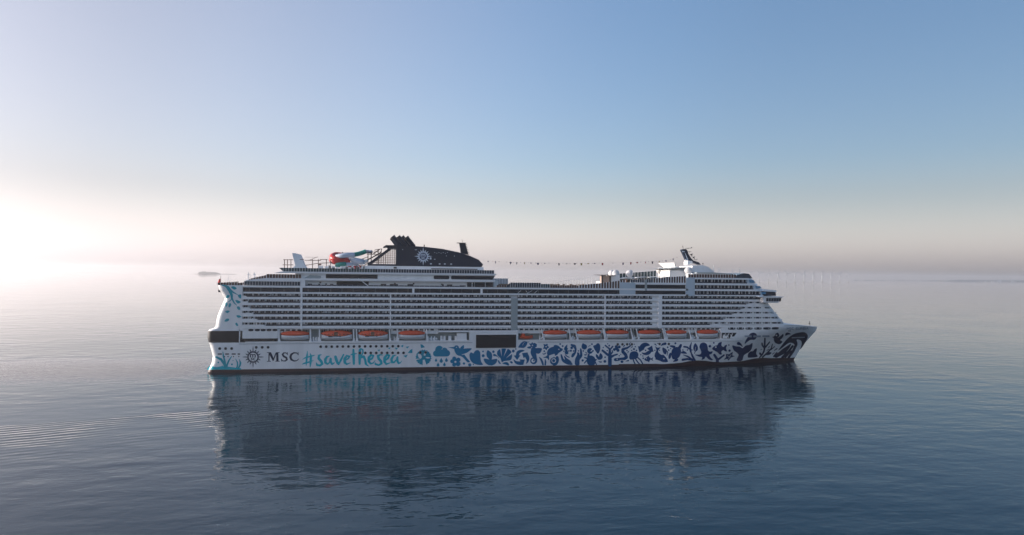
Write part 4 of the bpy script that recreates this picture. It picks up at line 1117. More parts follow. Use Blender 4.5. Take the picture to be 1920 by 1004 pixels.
D('painted_lettering', *H6, [('l', 1716, 240, 12, 1690, 212, 18, 1640, 210, 24, 1594, 240, 36, 1580, 286, 42, 1596, 332, 36, 1645, 358, 24, 1695, 352, 16, 1728, 322, 12), ('p', 1712, 200, 1724, 200, 1727, 255, 1715, 255)], NAVYL)
def emblem(name, ox, oy, s, cx, cy, r, m, surface=None, parent=None, off=None, fill=None):
    """compass sun: ring, sixteen hollow points, letters m over sc"""
    sh = []
    for k in range(16):
        a = math.pi * 2 * k / 16; L1 = r * (2.08 if k % 4 == 0 else 1.66 if k % 2 == 0 else 1.60); b = .19
        tip = (cx + L1 * math.sin(a), cy - L1 * math.cos(a)); e = [(cx + r * 1.0 * math.sin(a + d), cy - r * 1.0 * math.cos(a + d)) for d in (-b, b)]
        i1 = (cx + (L1 - r * .42) * math.sin(a), cy - (L1 - r * .42) * math.cos(a)); ie = [(cx + r * 1.06 * math.sin(a + d), cy - r * 1.06 * math.cos(a + d)) for d in (-b * .42, b * .42)]
        sh.append(('p', *e[0], *tip, *e[1])); 
        if m is not LOGOL: sh.append(('-p', *ie[0], *i1, *ie[1]))
    ring = [('c', cx, cy, r * 1.04, 32), ('-c', cx, cy, r * .82, 32)]
    o = decal(name, ox, oy, s, [x for x in sh if x[0] == 'p'] + [x for x in sh if x[0] != 'p'] + ring, m, parent, surface, off)
    q = r / 100; X = lambda v: cx + v * q; Y = lambda v: cy + v * q
    mk = [('l', X(-48), Y(-50), 20 * q, X(-48), Y(0), 20 * q), ('l', X(-48), Y(-42), 12 * q, X(-24), Y(-50), 16 * q, X(-4), Y(-40), 20 * q, X(-4), Y(0), 20 * q), ('l', X(-4), Y(-42), 12 * q, X(20), Y(-50), 16 * q, X(40), Y(-40), 20 * q, X(40), Y(0), 20 * q),
          ('p', X(-62), Y(-4), X(-34), Y(-4), X(-34), Y(4), X(-62), Y(4)), ('p', X(28), Y(-4), X(58), Y(-4), X(58), Y(4), X(28), Y(4)),
          ('l', X(-8), Y(20), 10 * q, X(-26), Y(17), 12 * q, X(-36), Y(28), 13 * q, X(-22), Y(38), 13 * q, X(-12), Y(48), 13 * q, X(-24), Y(57), 12 * q, X(-40), Y(54), 10 * q),
          ('l', X(38), Y(24), 10 * q, X(22), Y(17), 12 * q, X(6), Y(28), 14 * q, X(6), Y(48), 14 * q, X(22), Y(58), 12 * q, X(40), Y(52), 10 * q)]
    decal('emblem_letter', ox, oy, s, mk, m, parent, surface, None if off is None else off + .02)
    return o
emblem('ship_emblem', *H6, 907, 286, 96, NAVYL)
def fsurf(px_, py_): x, z = pix(px_, py_, FY0); return x, FY0, z
decal('emblem_disc', 0, 0, 1, [('c', 793.5, 481, 8.0, 28)], DISC, fun, fsurf, .03)
emblem('ship_emblem', 0, 0, 1, 793.5, 481, 8.4, LOGOL, fsurf, fun, .06)
# stern plants
D('painted_meadow', *H5, [('p', 78, 880, 100, 850, 135, 825, 350, 832, 480, 842, 600, 860, 690, 868, 690, 893, 70, 893)], TEAL, dense=True)
for sh in ([('l', 240, 668, 34, 330, 710, 46, 385, 790, 44, 405, 850, 44)], [('l', 362, 575, 12, 372, 650, 28, 400, 760, 34, 410, 850, 34)], [('l', 520, 655, 12, 470, 730, 28, 440, 800, 30, 432, 850, 30)],
           [('l', 590, 700, 8, 622, 760, 24, 628, 810, 26, 610, 865, 26)], [('l', 655, 708, 10, 678, 770, 34, 668, 820, 32, 640, 868, 30)]):
    D('painted_stalk', *H5, sh, LEAFP, dense=True)
for a in ((280, 765, 14), (525, 800, 16), (545, 730, 8), (355, 830, 10)): D('painted_speck', *H5, [('c', *a)], LEAFP, dense=True)
D('painted_branch', *H4, [('l', 160, 150, 20, 230, 165, 40, 275, 200, 62, 315, 260, 62, 345, 340, 50, 350, 400, 36, 390, 480, 24, 442, 532, 8), ('l', 300, 225, 40, 380, 290, 26, 460, 332, 8), ('l', 345, 400, 22, 325, 440, 16, 270, 470, 8)], LEAFP, dense=True)
for a in ((335, 190, 375, 172, 420, 190, 438, 218, 390, 235), (460, 345, 490, 328, 522, 332, 522, 400, 485, 390), (413, 440, 450, 433, 490, 450, 517, 470, 460, 497), (235, 385, 265, 335, 310, 345, 300, 375, 270, 395), (228, 495, 260, 475, 268, 520, 240, 560, 225, 550),
          (283, 550, 305, 490, 335, 505, 330, 545, 305, 572), (443, 560, 490, 555, 507, 610, 465, 612), (222, 650, 260, 628, 310, 640, 265, 678), (433, 725, 480, 718, 530, 745, 470, 768), (208, 830, 245, 785, 295, 785, 290, 820, 250, 838), (413, 880, 440, 858, 470, 910, 440, 918)):
    D('painted_leaf', *H4, [('s', *a)], LEAFP, dense=True)
# fluttering petals, flower, cloud, bird
for a in ((600, 265, 690, 250, 655, 308), (918, 205, 1000, 190, 960, 245), (1128, 200, 1225, 210, 1165, 258), (1288, 148, 1382, 108, 1370, 188), (1448, 172, 1562, 155, 1500, 225), (1508, 355, 1590, 262, 1652, 232, 1650, 357), (1378, 440, 1512, 408, 1462, 498)):
    D('painted_petal', *G2, [('p', *a)])
D('painted_petal', *G3, [('p', 132, 92, 195, 105, 268, 185, 150, 210)])
jag = []
for k in range(40):
    a = 2 * math.pi * k / 40; rr = 238 if k % 2 else 216; jag += [225 + rr * math.cos(a) * 1.02, 490 + rr * math.sin(a)]
D('painted_cornflower', *G3, [('p', *jag), ('-s', 55, 390, 130, 395, 175, 470, 140, 525, 80, 490), ('-p', 225, 420, 270, 290, 335, 310, 270, 445), ('-s', 285, 495, 350, 478, 425, 500, 350, 522), ('-p', 195, 740, 205, 560, 262, 555, 315, 720), ('-p', -60, 530, 150, 528, 10, 565, -60, 570)])
D('painted_cloud', *G3, [('c', 602, 372, 92, 20), ('c', 700, 262, 125, 24), ('c', 850, 300, 105, 22), ('c', 925, 362, 98, 20), ('p', 602, 300, 925, 300, 925, 460, 602, 463), ('-l', 775, 250, 14, 800, 205, 14)])
for a in ((600, 582, 36), (757, 600, 50), (912, 580, 44), (662, 722, 42), (852, 712, 40)): D('painted_raindrop', *G3, [('d', *a)])
D('painted_flower', *G3, [('c', 1147, 525, 62), ('c', 1270, 560, 66), ('c', 1262, 680, 74), ('c', 1145, 705, 60), ('c', 1085, 605, 60), ('c', 1185, 615, 90), ('-c', 1183, 622, 32)])
D('painted_hummingbird', *G3, [('p', 960, 188, 1160, 172, 1160, 238), ('c', 1215, 200, 75), ('s', 1148, 240, 1250, 170, 1350, 235, 1500, 218, 1662, 218, 1640, 265, 1520, 350, 1400, 395, 1300, 440, 1200, 380), ('s', 1330, 195, 1430, 118, 1432, 225, 1345, 242), ('p', 1300, 430, 1450, 402, 1530, 510, 1625, 622, 1590, 640, 1550, 640, 1400, 482), ('-c', 1213, 188, 15)])
D('painted_heart', *G4, [('s', -158, 480, -130, 415, -90, 405, -40, 432, 0, 370, 60, 335, 120, 345, 165, 410, 175, 560, 195, 680, 245, 770, 120, 780, -30, 735, -130, 630)])
for a in ((1438, 672, 35), (1612, 712, 48), (1722, 700, 20)): D('painted_dot', *G3, [('c', *a)])
for a in ((250, 375, 25), (255, 503, 46), (562, 383, 38), (1158, 362, 43), (1235, 300, 20), (717, 560, 14)): D('painted_dot', *G4, [('c', *a)])
D('painted_sprout', *G4, [('s', 385, 340, 450, 370, 510, 430, 525, 520, 500, 640, 450, 620, 375, 540, 352, 440), ('s', 272, 598, 340, 590, 420, 610, 480, 640, 470, 785, 370, 760, 300, 690), ('s', 480, 640, 560, 610, 672, 598, 660, 690, 590, 765, 470, 790)])
D('painted_leaf', *G4, [('s', 558, 460, 600, 448, 650, 480, 705, 545, 640, 520, 565, 510)])
D('painted_shell', *G4, [('s', 668, 430, 700, 345, 800, 292, 940, 288, 1050, 325, 1105, 400, 1122, 520, 1080, 630, 960, 652, 880, 665, 815, 695, 775, 580, 700, 510), ('-p', 762, 300, 805, 292, 812, 530), ('-p', 948, 285, 992, 295, 868, 535), ('-p', 1108, 398, 1128, 445, 938, 582)])
D('painted_leaf', *G4, [('s', 690, 645, 725, 648, 760, 700, 792, 742, 730, 735)]); D('painted_leaf', *G4, [('s', 830, 740, 890, 700, 980, 700, 1030, 760, 1010, 800, 940, 770)]); D('painted_leaf', *G4, [('s', 1050, 682, 1110, 672, 1145, 710, 1110, 738)])
D('painted_arrows', *G4, [('s', 1180, 500, 1232, 490, 1250, 400, 1330, 335, 1440, 325, 1495, 355, 1390, 400, 1335, 450, 1330, 485), ('p', 1172, 498, 1372, 485, 1275, 632), ('p', 1420, 425, 1588, 402, 1600, 470, 1520, 530, 1470, 580), ('s', 1500, 480, 1590, 440, 1640, 560, 1620, 670, 1545, 748, 1560, 640, 1520, 560), ('p', 1340, 612, 1505, 620, 1455, 785, 1430, 770), ('s', 1165, 608, 1230, 655, 1330, 672, 1440, 660, 1440, 770, 1300, 772, 1205, 715)])
D('painted_leaf', *G4, [('s', 1308, 250, 1345, 180, 1400, 110, 1480, 70, 1575, 90, 1560, 180, 1510, 245, 1460, 268, 1370, 262), ('l', 1540, 95, 20, 1640, 88, 12), ('-l', 1435, 190, 10, 1470, 120, 8, 1520, 92, 6)])
D('painted_seahorse', *G5, [('p', 510, 130, 570, 140, 600, 95, 640, 130, 680, 115, 745, 155, 740, 235, 640, 270, 570, 235), ('s', 452, 255, 510, 225, 580, 225, 560, 285, 500, 285), ('s', 590, 265, 700, 255, 720, 400, 745, 560, 755, 640, 690, 600, 610, 540, 560, 430, 565, 330),
    ('s', 650, 300, 760, 270, 893, 282, 880, 360, 820, 435, 720, 425), ('c', 650, 652, 104, 26), ('-c', 636, 650, 58, 20), ('c', 655, 640, 26), ('l', 655, 640, 20, 680, 600, 20, 650, 585, 30), ('-c', 613, 192, 18), ('p', 660, 560, 754, 600, 754, 680, 700, 640)])
D('painted_flower', *G5, [('s', 945, 150, 1000, 165, 1065, 145, 1070, 210, 1120, 245, 1065, 280, 1030, 335, 990, 295, 930, 290, 960, 230), ('-c', 1022, 230, 20)])
D('painted_dot', *G5, [('c', 968, 368, 26)]); D('painted_leaf', *G5, [('s', 910, 430, 960, 438, 1027, 400, 1005, 450, 940, 468)])
D('painted_dolphin', *G5, [('s', 1048, 430, 1075, 330, 1150, 260, 1250, 222, 1258, 188, 1330, 182, 1400, 210, 1450, 260, 1520, 300, 1505, 350, 1400, 420, 1360, 470, 1285, 505, 1280, 448, 1180, 470, 1090, 500), ('s', 935, 560, 1020, 520, 1080, 470, 1110, 520, 1105, 640, 1050, 575), ('-c', 1405, 310, 18)])
D('painted_seaweed', *G5, [('l', 815, 545, 18, 870, 610, 60, 910, 700, 60, 930, 770, 50)]); D('painted_seaweed', *G5, [('l', 995, 620, 28, 1005, 690, 50, 995, 770, 50)])
D('painted_nautilus', *G5, [('c', 1255, 665, 115, 26), ('s', 1300, 560, 1350, 508, 1398, 550, 1405, 660, 1340, 780, 1220, 785, 1240, 690), ('-c', 1252, 648, 70, 22), ('c', 1250, 650, 48, 18)])
for a in ((1262, 540, 12),): D('painted_dot', *G5, [('c', *a)])
D('painted_hand', *G6, [('s', 15, 475, 45, 462, 70, 500, 112, 600, 145, 610, 120, 530, 145, 510, 200, 575, 310, 650, 345, 700, 375, 775, 240, 772, 120, 715, 50, 640)]); D('painted_hand', *G6, [('s', 445, 650, 470, 560, 512, 480, 515, 405, 570, 415, 588, 480, 600, 460, 600, 300, 625, 282, 650, 320, 668, 440, 660, 530, 590, 630, 578, 775, 455, 775)])
D('painted_leaf', *G6, [('s', 118, 310, 150, 225, 222, 168, 215, 262, 242, 275, 225, 330, 252, 430, 200, 465, 140, 425, 155, 350), ('l', 155, 470, 24, 210, 520, 36, 280, 555, 20)])
D('painted_curl', *G6, [('l', 345, 180, 62, 430, 215, 95, 470, 300, 60, 460, 400, 50, 400, 470, 90, 370, 520, 70), ('c', 350, 265, 40)])
for a in ((325, 352, 32), (410, 360, 26), (265, 360, 22), (552, 358, 22), (700, 358, 24), (680, 643, 34), (957, 155, 26), (118, 368, 22), (80, 213, 30), (1352, 548, 24), (1345, 672, 42), (1297, 255, 20), (1430, 145, 18), (1475, 200, 28), (1415, 350, 22), (1565, 352, 20), (5, 152, 26)): D('painted_dot', *G6, [('c', *a)])
D('painted_strawberry', *G6, [('s', 680, 130, 735, 150, 795, 185, 810, 250, 760, 312, 700, 310, 652, 262, 650, 200)])
D('painted_orange', *G6, [('c', 900, 358, 86, 20), ('-p', 900, 378, 985, 285, 1010, 365, 935, 372)]); D('painted_dot', *G6, [('c', 990, 355, 26)])
D('painted_heart', *G6, [('s', 998, 230, 1020, 190, 1070, 180, 1110, 132, 1170, 135, 1205, 210, 1200, 330, 1142, 442, 1060, 350)])
D('painted_heart', *G6, [('s', 1078, 460, 1130, 480, 1165, 530, 1190, 450, 1225, 428, 1282, 520, 1245, 605, 1150, 622, 1085, 545)])
D('painted_turtle', *G6, [('s', 800, 640, 830, 545, 920, 495, 1020, 535, 1060, 600, 1112, 608, 1060, 680, 1030, 775, 850, 775), ('l', 740, 558, 38, 830, 585, 44), ('l', 730, 725, 30, 800, 645, 44), ('l', 865, 460, 50, 850, 540, 70), ('l', 1050, 680, 40, 1095, 770, 30)])
D('painted_leaf', *G6, [('l', 755, 390, 10, 790, 420, 32, 820, 440, 10)]); D('painted_leaf', *G6, [('l', 725, 475, 20, 760, 478, 42, 822, 468, 8)]); D('painted_leaf', *G6, [('l', 840, 240, 8, 880, 205, 22, 920, 200, 14)]); D('painted_leaf', *G6, [('l', 1150, 668, 8, 1200, 690, 34, 1245, 690, 30)])
D('painted_coral_tree', *G6, [('l', 1495, 775, 112, 1495, 560, 112, 1495, 420, 90, 1490, 300, 55, 1420, 245, 48, 1360, 195, 45), ('l', 1500, 320, 45, 1580, 225, 45), ('l', 1275, 345, 62, 1440, 480, 75), ('l', 1520, 540, 85, 1620, 490, 55, 1715, 462, 45), ('l', 1540, 440, 50, 1580, 385, 40)])
D('painted_flower', *G7, [('c', 90, 232, 48), ('c', 178, 240, 42), ('c', 138, 340, 48), ('c', 30, 315, 44), ('c', 100, 285, 55)])
D('painted_eel', *G7, [('l', 535, 95, 8, 478, 145, 22, 512, 205, 36, 430, 262, 55, 280, 315, 80, 285, 385, 92, 365, 465, 95, 392, 550, 95, 330, 592, 88, 150, 612, 88, 62, 620, 95), ('c', 258, 678, 44), ('-c', 113, 608, 17), ('-l', 190, 640, 14, 340, 640, 14)])
for a in ((285, 250, 8, 335, 195, 38), (515, 275, 8, 568, 232, 34), (428, 420, 12, 450, 378, 34), (370, 672, 8, 448, 648, 46)): D('painted_leaf', *G7, [('l', *a)])
for a in ((408, 345, 22), (660, 232, 20), (618, 305, 32), (550, 345, 20), (692, 342, 24), (627, 158, 16), (220, 463, 15), (178, 503, 20), (968, 342, 22), (822, 472, 18), (887, 510, 20), (897, 580, 24), (1245, 340, 20), (1385, 340, 18), (1335, 135, 16), (1630, 250, 26), (1718, 288, 18), (1660, 335, 24)): D('painted_dot', *G7, [('c', *a)])
D('painted_jellyfish', *G7, [('s', 480, 520, 500, 430, 560, 380, 640, 368, 715, 392, 752, 460, 735, 540, 690, 590, 600, 610, 510, 620, 480, 570), ('l', 585, 590, 40, 612, 670, 38, 655, 755, 34), ('l', 660, 585, 40, 715, 675, 38, 785, 755, 34), ('l', 720, 545, 40, 820, 640, 38, 885, 755, 34)])
D('painted_arrows', *G7, [('p', 735, 212, 765, 225, 795, 215, 900, 265, 935, 305, 780, 402), ('s', 790, 235, 850, 145, 960, 110, 1050, 140, 1092, 195, 980, 225, 900, 290)]); D('painted_arrows', *G7, [('p', 1010, 290, 1162, 198, 1205, 380, 1150, 390, 1060, 330), ('s', 850, 408, 950, 412, 1060, 350, 1150, 370, 1080, 460, 980, 485, 900, 465)])
D('painted_fish', *G7, [('s', 928, 605, 985, 560, 1040, 515, 1075, 498, 1070, 540, 1110, 560, 1125, 610, 1090, 650, 1070, 705, 1040, 675, 970, 655), ('p', 1105, 600, 1195, 548, 1175, 605, 1195, 662), ('-c', 992, 590, 15)])
D('painted_dolphin', *G7, [('s', 1238, 520, 1250, 430, 1290, 350, 1300, 270, 1350, 285, 1345, 380, 1400, 450, 1465, 480, 1490, 465, 1580, 555, 1628, 640, 1625, 692, 1480, 692, 1390, 652, 1250, 605, 1270, 580), ('p', 1250, 215, 1320, 262, 1422, 248, 1355, 330, 1290, 320), ('-c', 1515, 592, 20)])
for a in ((1250, 155, 38, 1305, 200, 8), (1420, 208, 8, 1480, 160, 60, 1555, 140, 80)): D('painted_splash', *G7, [('l', *a)])
D('painted_leaf', *G7, [('s', 1478, 258, 1560, 290, 1600, 350, 1582, 455, 1520, 445, 1475, 350), ('l', 1570, 320, 26, 1632, 395, 28, 1608, 505, 12)])
D('painted_turtle', *G8, [('s', 618, 440, 640, 330, 700, 260, 800, 240, 880, 275, 912, 380, 860, 530, 750, 612, 650, 590), ('l', 860, 270, 95, 905, 185, 72), ('s', 562, 212, 630, 188, 742, 215, 690, 272), ('s', 540, 470, 600, 408, 625, 470, 585, 585, 538, 585), ('s', 672, 682, 720, 620, 780, 590, 825, 610, 800, 665), ('s', 905, 430, 940, 375, 1000, 362, 1088, 440)])
for a in ((742, 130, 30), (965, 330, 20), (1103, 330, 22), (1237, 330, 18)): D('painted_dot', *G8, [('c', *a)])
D('painted_seaweed', *G8, [('l', 1222, 112, 24, 1185, 230, 58, 1195, 360, 56, 1250, 510, 58, 1330, 660, 66), ('l', 1000, 232, 50, 1090, 245, 52, 1165, 300, 44), ('l', 985, 478, 20, 1120, 530, 50, 1260, 630, 60), ('l', 960, 625, 70, 1100, 600, 62, 1260, 640, 40)])
D('painted_leaf', *G8, [('s', 1340, 128, 1412, 230, 1408, 330, 1340, 375, 1285, 320, 1285, 215), ('l', 1345, 350, 26, 1315, 432, 22), ('-l', 1347, 240, 8, 1332, 345, 14)])
D('painted_octopus', *H1, [('s', 342, 340, 375, 238, 470, 202, 560, 248, 592, 350, 600, 430, 650, 475, 738, 468, 705, 540, 640, 572, 690, 665, 752, 722, 680, 732, 600, 690, 532, 625, 490, 690, 405, 718, 425, 645, 330, 625, 212, 570, 350, 562, 395, 510, 380, 430)], dense=True)
for a in ((655, 313, 40), (773, 212, 26), (1225, 278, 22), (1245, 445, 36)): D('painted_dot', *H1, [('c', *a)], dense=True)
D('painted_fish', *H1, [('s', 722, 390, 790, 310, 880, 280, 915, 215, 1012, 188, 1000, 285, 1065, 335, 1110, 285, 1172, 278, 1140, 370, 1172, 462, 1115, 465, 1060, 430, 1000, 480, 1015, 555, 950, 562, 890, 500, 800, 450), ('-c', 832, 340, 26)], dense=True)
D('painted_coral', *H1, [('l', 880, 800, 92, 880, 710, 84, 790, 575, 72), ('l', 900, 715, 62, 1080, 580, 48)], dense=True)
D('painted_starfish', *H1, [('p', 1342, 482, 1330, 588, 1405, 612, 1290, 655, 1215, 745, 1180, 690, 1070, 722, 1140, 640, 1133, 545, 1230, 555), ('-l', 1240, 625, 8, 1295, 565, 14), ('-l', 1240, 625, 8, 1175, 600, 14), ('-l', 1240, 625, 8, 1225, 680, 14), ('-l', 1240, 625, 8, 1285, 640, 12)], dense=True)
D('painted_drop', *H1, [('s', 1465, 222, 1510, 182, 1580, 220, 1642, 335, 1570, 290, 1485, 272)], dense=True)
D('painted_whale_tail', *H2, [('s', -110, 452, 0, 478, 110, 485, 195, 532, 290, 455, 400, 432, 492, 380, 470, 540, 390, 645, 240, 740, 180, 900, 20, 900, 75, 740, 30, 670, -70, 590)], dense=True)
D('painted_dolphin', *H2, [('s', 258, 405, 290, 300, 360, 190, 420, 100, 510, 68, 590, 90, 625, 150, 600, 240, 540, 280, 430, 285, 330, 350)], dense=True)
D('painted_fin', *H2, [('s', 352, 790, 365, 700, 430, 632, 510, 620, 560, 560, 628, 548, 605, 690, 640, 790, 400, 818)], dense=True)
D('painted_coral', *H2, [('l', 865, 240, 50, 858, 500, 56, 840, 620, 50, 790, 720, 44, 710, 810, 40), ('l', 780, 385, 45, 790, 450, 46, 850, 520, 50), ('l', 1005, 350, 38, 885, 500, 45), ('l', 720, 690, 60, 740, 720, 60)], dense=True)
D('painted_coral', *H2, [('l', 1090, 412, 28, 1060, 540, 38, 960, 650, 44, 790, 805, 44), ('l', 1160, 482, 22, 1055, 570, 34), ('s', 900, 710, 980, 650, 1065, 668, 1010, 725, 920, 740)], dense=True)
for a in ((735, 585, 14, 782, 560, 16), (960, 510, 18, 1005, 490, 20), (925, 602, 22, 990, 560, 22), (1148, 602, 20, 1225, 545, 34), (1095, 712, 22, 1150, 668, 22), (1130, 780, 44, 1220, 670, 48)): D('painted_dash', *H2, [('l', *a)], dense=True)
D('painted_bird', *H2, [('s', 1088, 200, 1150, 165, 1195, 90, 1260, 72, 1298, 140, 1290, 180, 1240, 222, 1330, 170, 1405, 105, 1425, 150, 1385, 230, 1325, 290, 1392, 335, 1335, 400, 1260, 408, 1170, 365, 1135, 290, 1130, 230), ('-c', 1212, 148, 22)], dense=True)
D('painted_drop', *H2, [('s', 1472, 130, 1500, 72, 1570, 65, 1642, 112, 1560, 128, 1490, 158)], dense=True)
D('painted_whale', *H3, [('s', 495, 722, 560, 620, 700, 450, 850, 340, 1000, 298, 1120, 298, 1185, 370, 1168, 460, 1100, 580, 1012, 695, 1045, 560, 1015, 482, 925, 470, 945, 560, 915, 640, 850, 560, 760, 540, 690, 575, 610, 640)], dense=True)
for a in ((395, 868, 28, 520, 770, 36), (440, 868, 60, 620, 740, 120, 730, 640, 70, 780, 580, 30), (590, 885, 60, 740, 740, 50, 830, 620, 50), (655, 890, 40, 800, 730, 30), (735, 890, 56, 840, 740, 60, 905, 600, 60)): D('painted_whale_stripe', *H3, [('l', *a)], dense=True)
for k in range(11):
    a = 810 + k * 28; D('faint_lettering', *H3, [('p', a, 412 - k, a + 18, 405 - k, a + 18, 432 - k, a + 2, 436 - k)], LOGOL, dense=True, off=.09)
# bow name in small grey letters
LET = {'M': [(0, 6, 0, 0, 3, 4, 6, 0, 6, 6)], 'S': [(5, 0, 1, 0, 0, 2, 5, 4, 4, 6, 0, 6)], 'C': [(5, 0, 1, 0, 0, 3, 1, 6, 5, 6)], 'E': [(5, 0, 0, 0, 0, 6, 5, 6), (0, 3, 4, 3)], 'U': [(0, 0, 0, 5, 2, 6, 5, 5, 5, 0)],
       'R': [(0, 6, 0, 0, 4, 0, 4, 3, 0, 3), (2, 3, 5, 6)], 'I': [(0, 0, 0, 6)], 'B': [(0, 0, 0, 6, 4, 6, 5, 4, 4, 3, 0, 3), (4, 3, 4, 0, 0, 0)], 'A': [(0, 6, 3, 0, 6, 6), (1, 4, 5, 4)]}
def word(txt, x, y, h, m, gap=1.5, w=1.3):
    for ch in txt:
        if ch == ' ': x += h * .8; continue
        s_ = h / 6; sh = []
        for st in LET[ch]:
            t = []
            for i in range(0, len(st), 2): t += [x + st[i] * s_, y + st[i + 1] * s_, w * s_]
            sh.append(('l', *t))
        decal('bow_letter', 0, 0, 1, sh, m, fw, None, .05, True)
        x += (max(max(st[0::2]) for st in LET[ch]) + gap) * s_
word('MSC EURIBIA', 1475.5, 614.3, 4.0, GREYL)
D('bow_mark', *H3, [('l', 725, 262, 16, 785, 262, 16)], NAVYL, fw, dense=True)
# boot topping rises in two humps towards the bow
D('antifouling_hump', 0, 0, 1, [('p', 1160, 700, 1160, 683.0, 1220, 682.6, 1262, 682, 1278, 680.4, 1292, 677.6, 1308, 676.2, 1322, 676.9, 1338, 679, 1355, 679.6, 1385, 677.8, 1393, 677.2, 1404, 674.8, 1417, 672.2, 1430, 671.4, 1470, 671.2, 1488, 672, 1488, 700)], RED, hull, None, .055, True)
# long vents behind the dolphin
D('side_vent', *H2, [('p', 255, 150, 470, 150, 470, 205, 255, 205)], GREYL, hull, dense=True, off=.07); D('side_vent', *H2, [('p', 520, 150, 740, 150, 740, 205, 520, 205)], GREYL, hull, dense=True, off=.07); D('side_vent', *H2, [('l', 810, 172, 54, 980, 172, 54)], GREYL, hull, dense=True, off=.07)
# dark slots low on the stern quarter
for a, b in ((270, 345), (405, 472), (520, 592), (628, 670)): D('side_slot', *H5, [('p', a, 602, b, 602, b, 626, a, 626)], STEEL, hull, dense=True, off=.07)
for a in (392, 455, 553, 648): D('side_slot', *H5, [('c', a, 658, 11)], STEEL, hull, dense=True, off=.07)
# portholes
PH = bpy.data.meshes.new('porthole'); _p = MB().disc(0, 0, 0, .66, .10, 16); PH.from_pydata(_p.v, [], _p.f); PH.materials.append(STEEL)
PG = bpy.data.meshes.new('porthole_glass'); _p = MB().disc(0, 0, 0, .42, .03, 14); PG.from_pydata(_p.v, [], _p.f); PG.materials.append(GLASS)
def port(px_, py_):
    x, y, z = surf(px_, py_); inst(PH, 'porthole', (x, y - .04, z), hull); inst(PG, 'porthole_glass', (x, y - .15, z), hull)
for k in range(15): port(601.25 + k * 10.40, 650.4 - .07 * k)
for k in range(9): port(674.7 + k * 10.25, 662.2 - .03 * k)
for px_, py_ in ((788, 661.4), (798, 661.3), (412, 654), (423, 654), (434.4, 653.9), (480.5, 651.7), (491.7, 651.6), (502.7, 651.5)): port(px_, py_)
for a in (130, 272, 412, 555): x, y, z = surf(1150 + a / 16, 646); inst(PH, 'porthole', (x, y - .06, z), hull)
for a in (1385, 1662): x, y, z = surf(1150 + a / 16, 645.4); inst(PH, 'porthole', (x, y - .06, z), hull)
# ---------------------------------------------------------------- far things in the haze
TW = mat('turbine_white', (0.50, 0.51, 0.52), 0.5); LANDM = paint('hazy_shore', (0.20, 0.205, 0.20), .9, .3, .01, False); STONE = paint('fort_stone', (0.22, 0.20, 0.18), .9, .2, .02, False)
def turbine(px_, ang, label):
    g = ground(px_, 530.2); root = empty('wind_turbine', (g.x, g.y, 0), -YAW + .25 + random.uniform(-.3, .3))
    tag(root, label, 'wind turbine', 'offshore wind turbines standing in the haze')
    MB().tube([(0, 0, -1), (0, 0, 2)], [5.5, 5.0], 14).build('foundation', STONE, root)
    MB().tube([(0, 0, 2), (0, 0, 68)], [2.6, 1.5], 14).build('tower', TW, root, True)
    MB().box(-2.2, 2.2, -4.5, 6, 67.2, 71).build('nacelle', TW, root)
    MB().ball((0, -5.6, 69), 2.0, 12, 8).build('hub', TW, root, True)
    for k in range(3):
        a = ang + k * 2 * math.pi / 3; ca, sa = math.cos(a), math.sin(a); v = []
        for t, wd in ((1.5, 1.1), (7, 2.3), (20, 1.6), (38, .5)):
            for s_, yy in ((-1, 0), (0, -.35), (1, 0), (0, .35)):
                v.append((sa * t + ca * s_ * wd, -5.8 + yy, 69 + ca * t - sa * s_ * wd))
        f = []
        for i in range(3):
            for j in range(4): f.append((i * 4 + j, i * 4 + (j + 1) % 4, i * 4 + 4 + (j + 1) % 4, i * 4 + 4 + j))
        f += [(3, 2, 1, 0), (12, 13, 14, 15)]
        mesh_obj('blade', v, f, TW, root)
    return root
random.seed(12)
TX = [1406.6, 1423.5, 1441, 1457.8, 1474.3, 1490.6, 1507, 1524, 1541, 1557.6, 1574, 1590.5]
nm = ['first', 'second', 'third', 'fourth', 'fifth', 'sixth', 'seventh', 'eighth', 'ninth', 'tenth', 'eleventh', 'twelfth']
for k, px_ in enumerate(TX):
    lb = 'white wind turbine in the haze, ' + ('partly hidden behind the top of the ship' if k == 0 else 'just clear of the sloping front of the ship' if k == 1 else 'farthest right of the row, standing alone at its end' if k == 11 else nm[k] + ' from the left in the row')
    turbine(px_, random.uniform(0, 2.1), lb)
def strip(name, pts, base, depth, m, label, kind=None, cat=None, hs=3.7):
    """low land: outline in photo points (px, height in metres) standing on the water line 'base'(px -> py)"""
    top = []; 
    v = []; f = []; n = len(pts)
    for px_, h in pts:
        g = ground(px_, base(px_)); dr = Vector((g.x - CAM.x, g.y - CAM.y, 0)).normalized()
        for d_, hh in ((0, -1), (depth * .15, h * .6), (depth * .4, h), (depth * .8, h * .7), (depth, -1)): q = g + dr * d_; v.append((q.x, q.y, hh))
    for i in range(n - 1):
        for j in range(4): f.append((i * 5 + j, i * 5 + 5 + j, i * 5 + 6 + j, i * 5 + 1 + j))
    o = mesh_obj(name, v, f, m); tag(o, label, cat, None, kind); return o
random.seed(2)
strip('island', [(361, 2), (366, 3), (371, 4), (372.5, 24), (377, 24), (379, 30), (385, 29), (388, 24), (394, 25), (400, 22), (404, 22), (408, 17), (411, 10), (414, 5), (425, 4), (436, 4), (444, 2)], lambda p: 514.6 + .002 * (p - 400), 160, STONE, 'low grey fortified island fading into the haze left of the stern', 'structure')
pts = [(1600 + k * 6, interp(k, [(0, 3), (20, 6), (29, 10), (31, 20), (60, 27)]) + random.uniform(-2, 4)) for k in range(62)]
strip('shoreline', pts, lambda p: 526.6 + .006 * (p - 1600), 500, LANDM, 'flat hazy shoreline along the right horizon', 'structure')
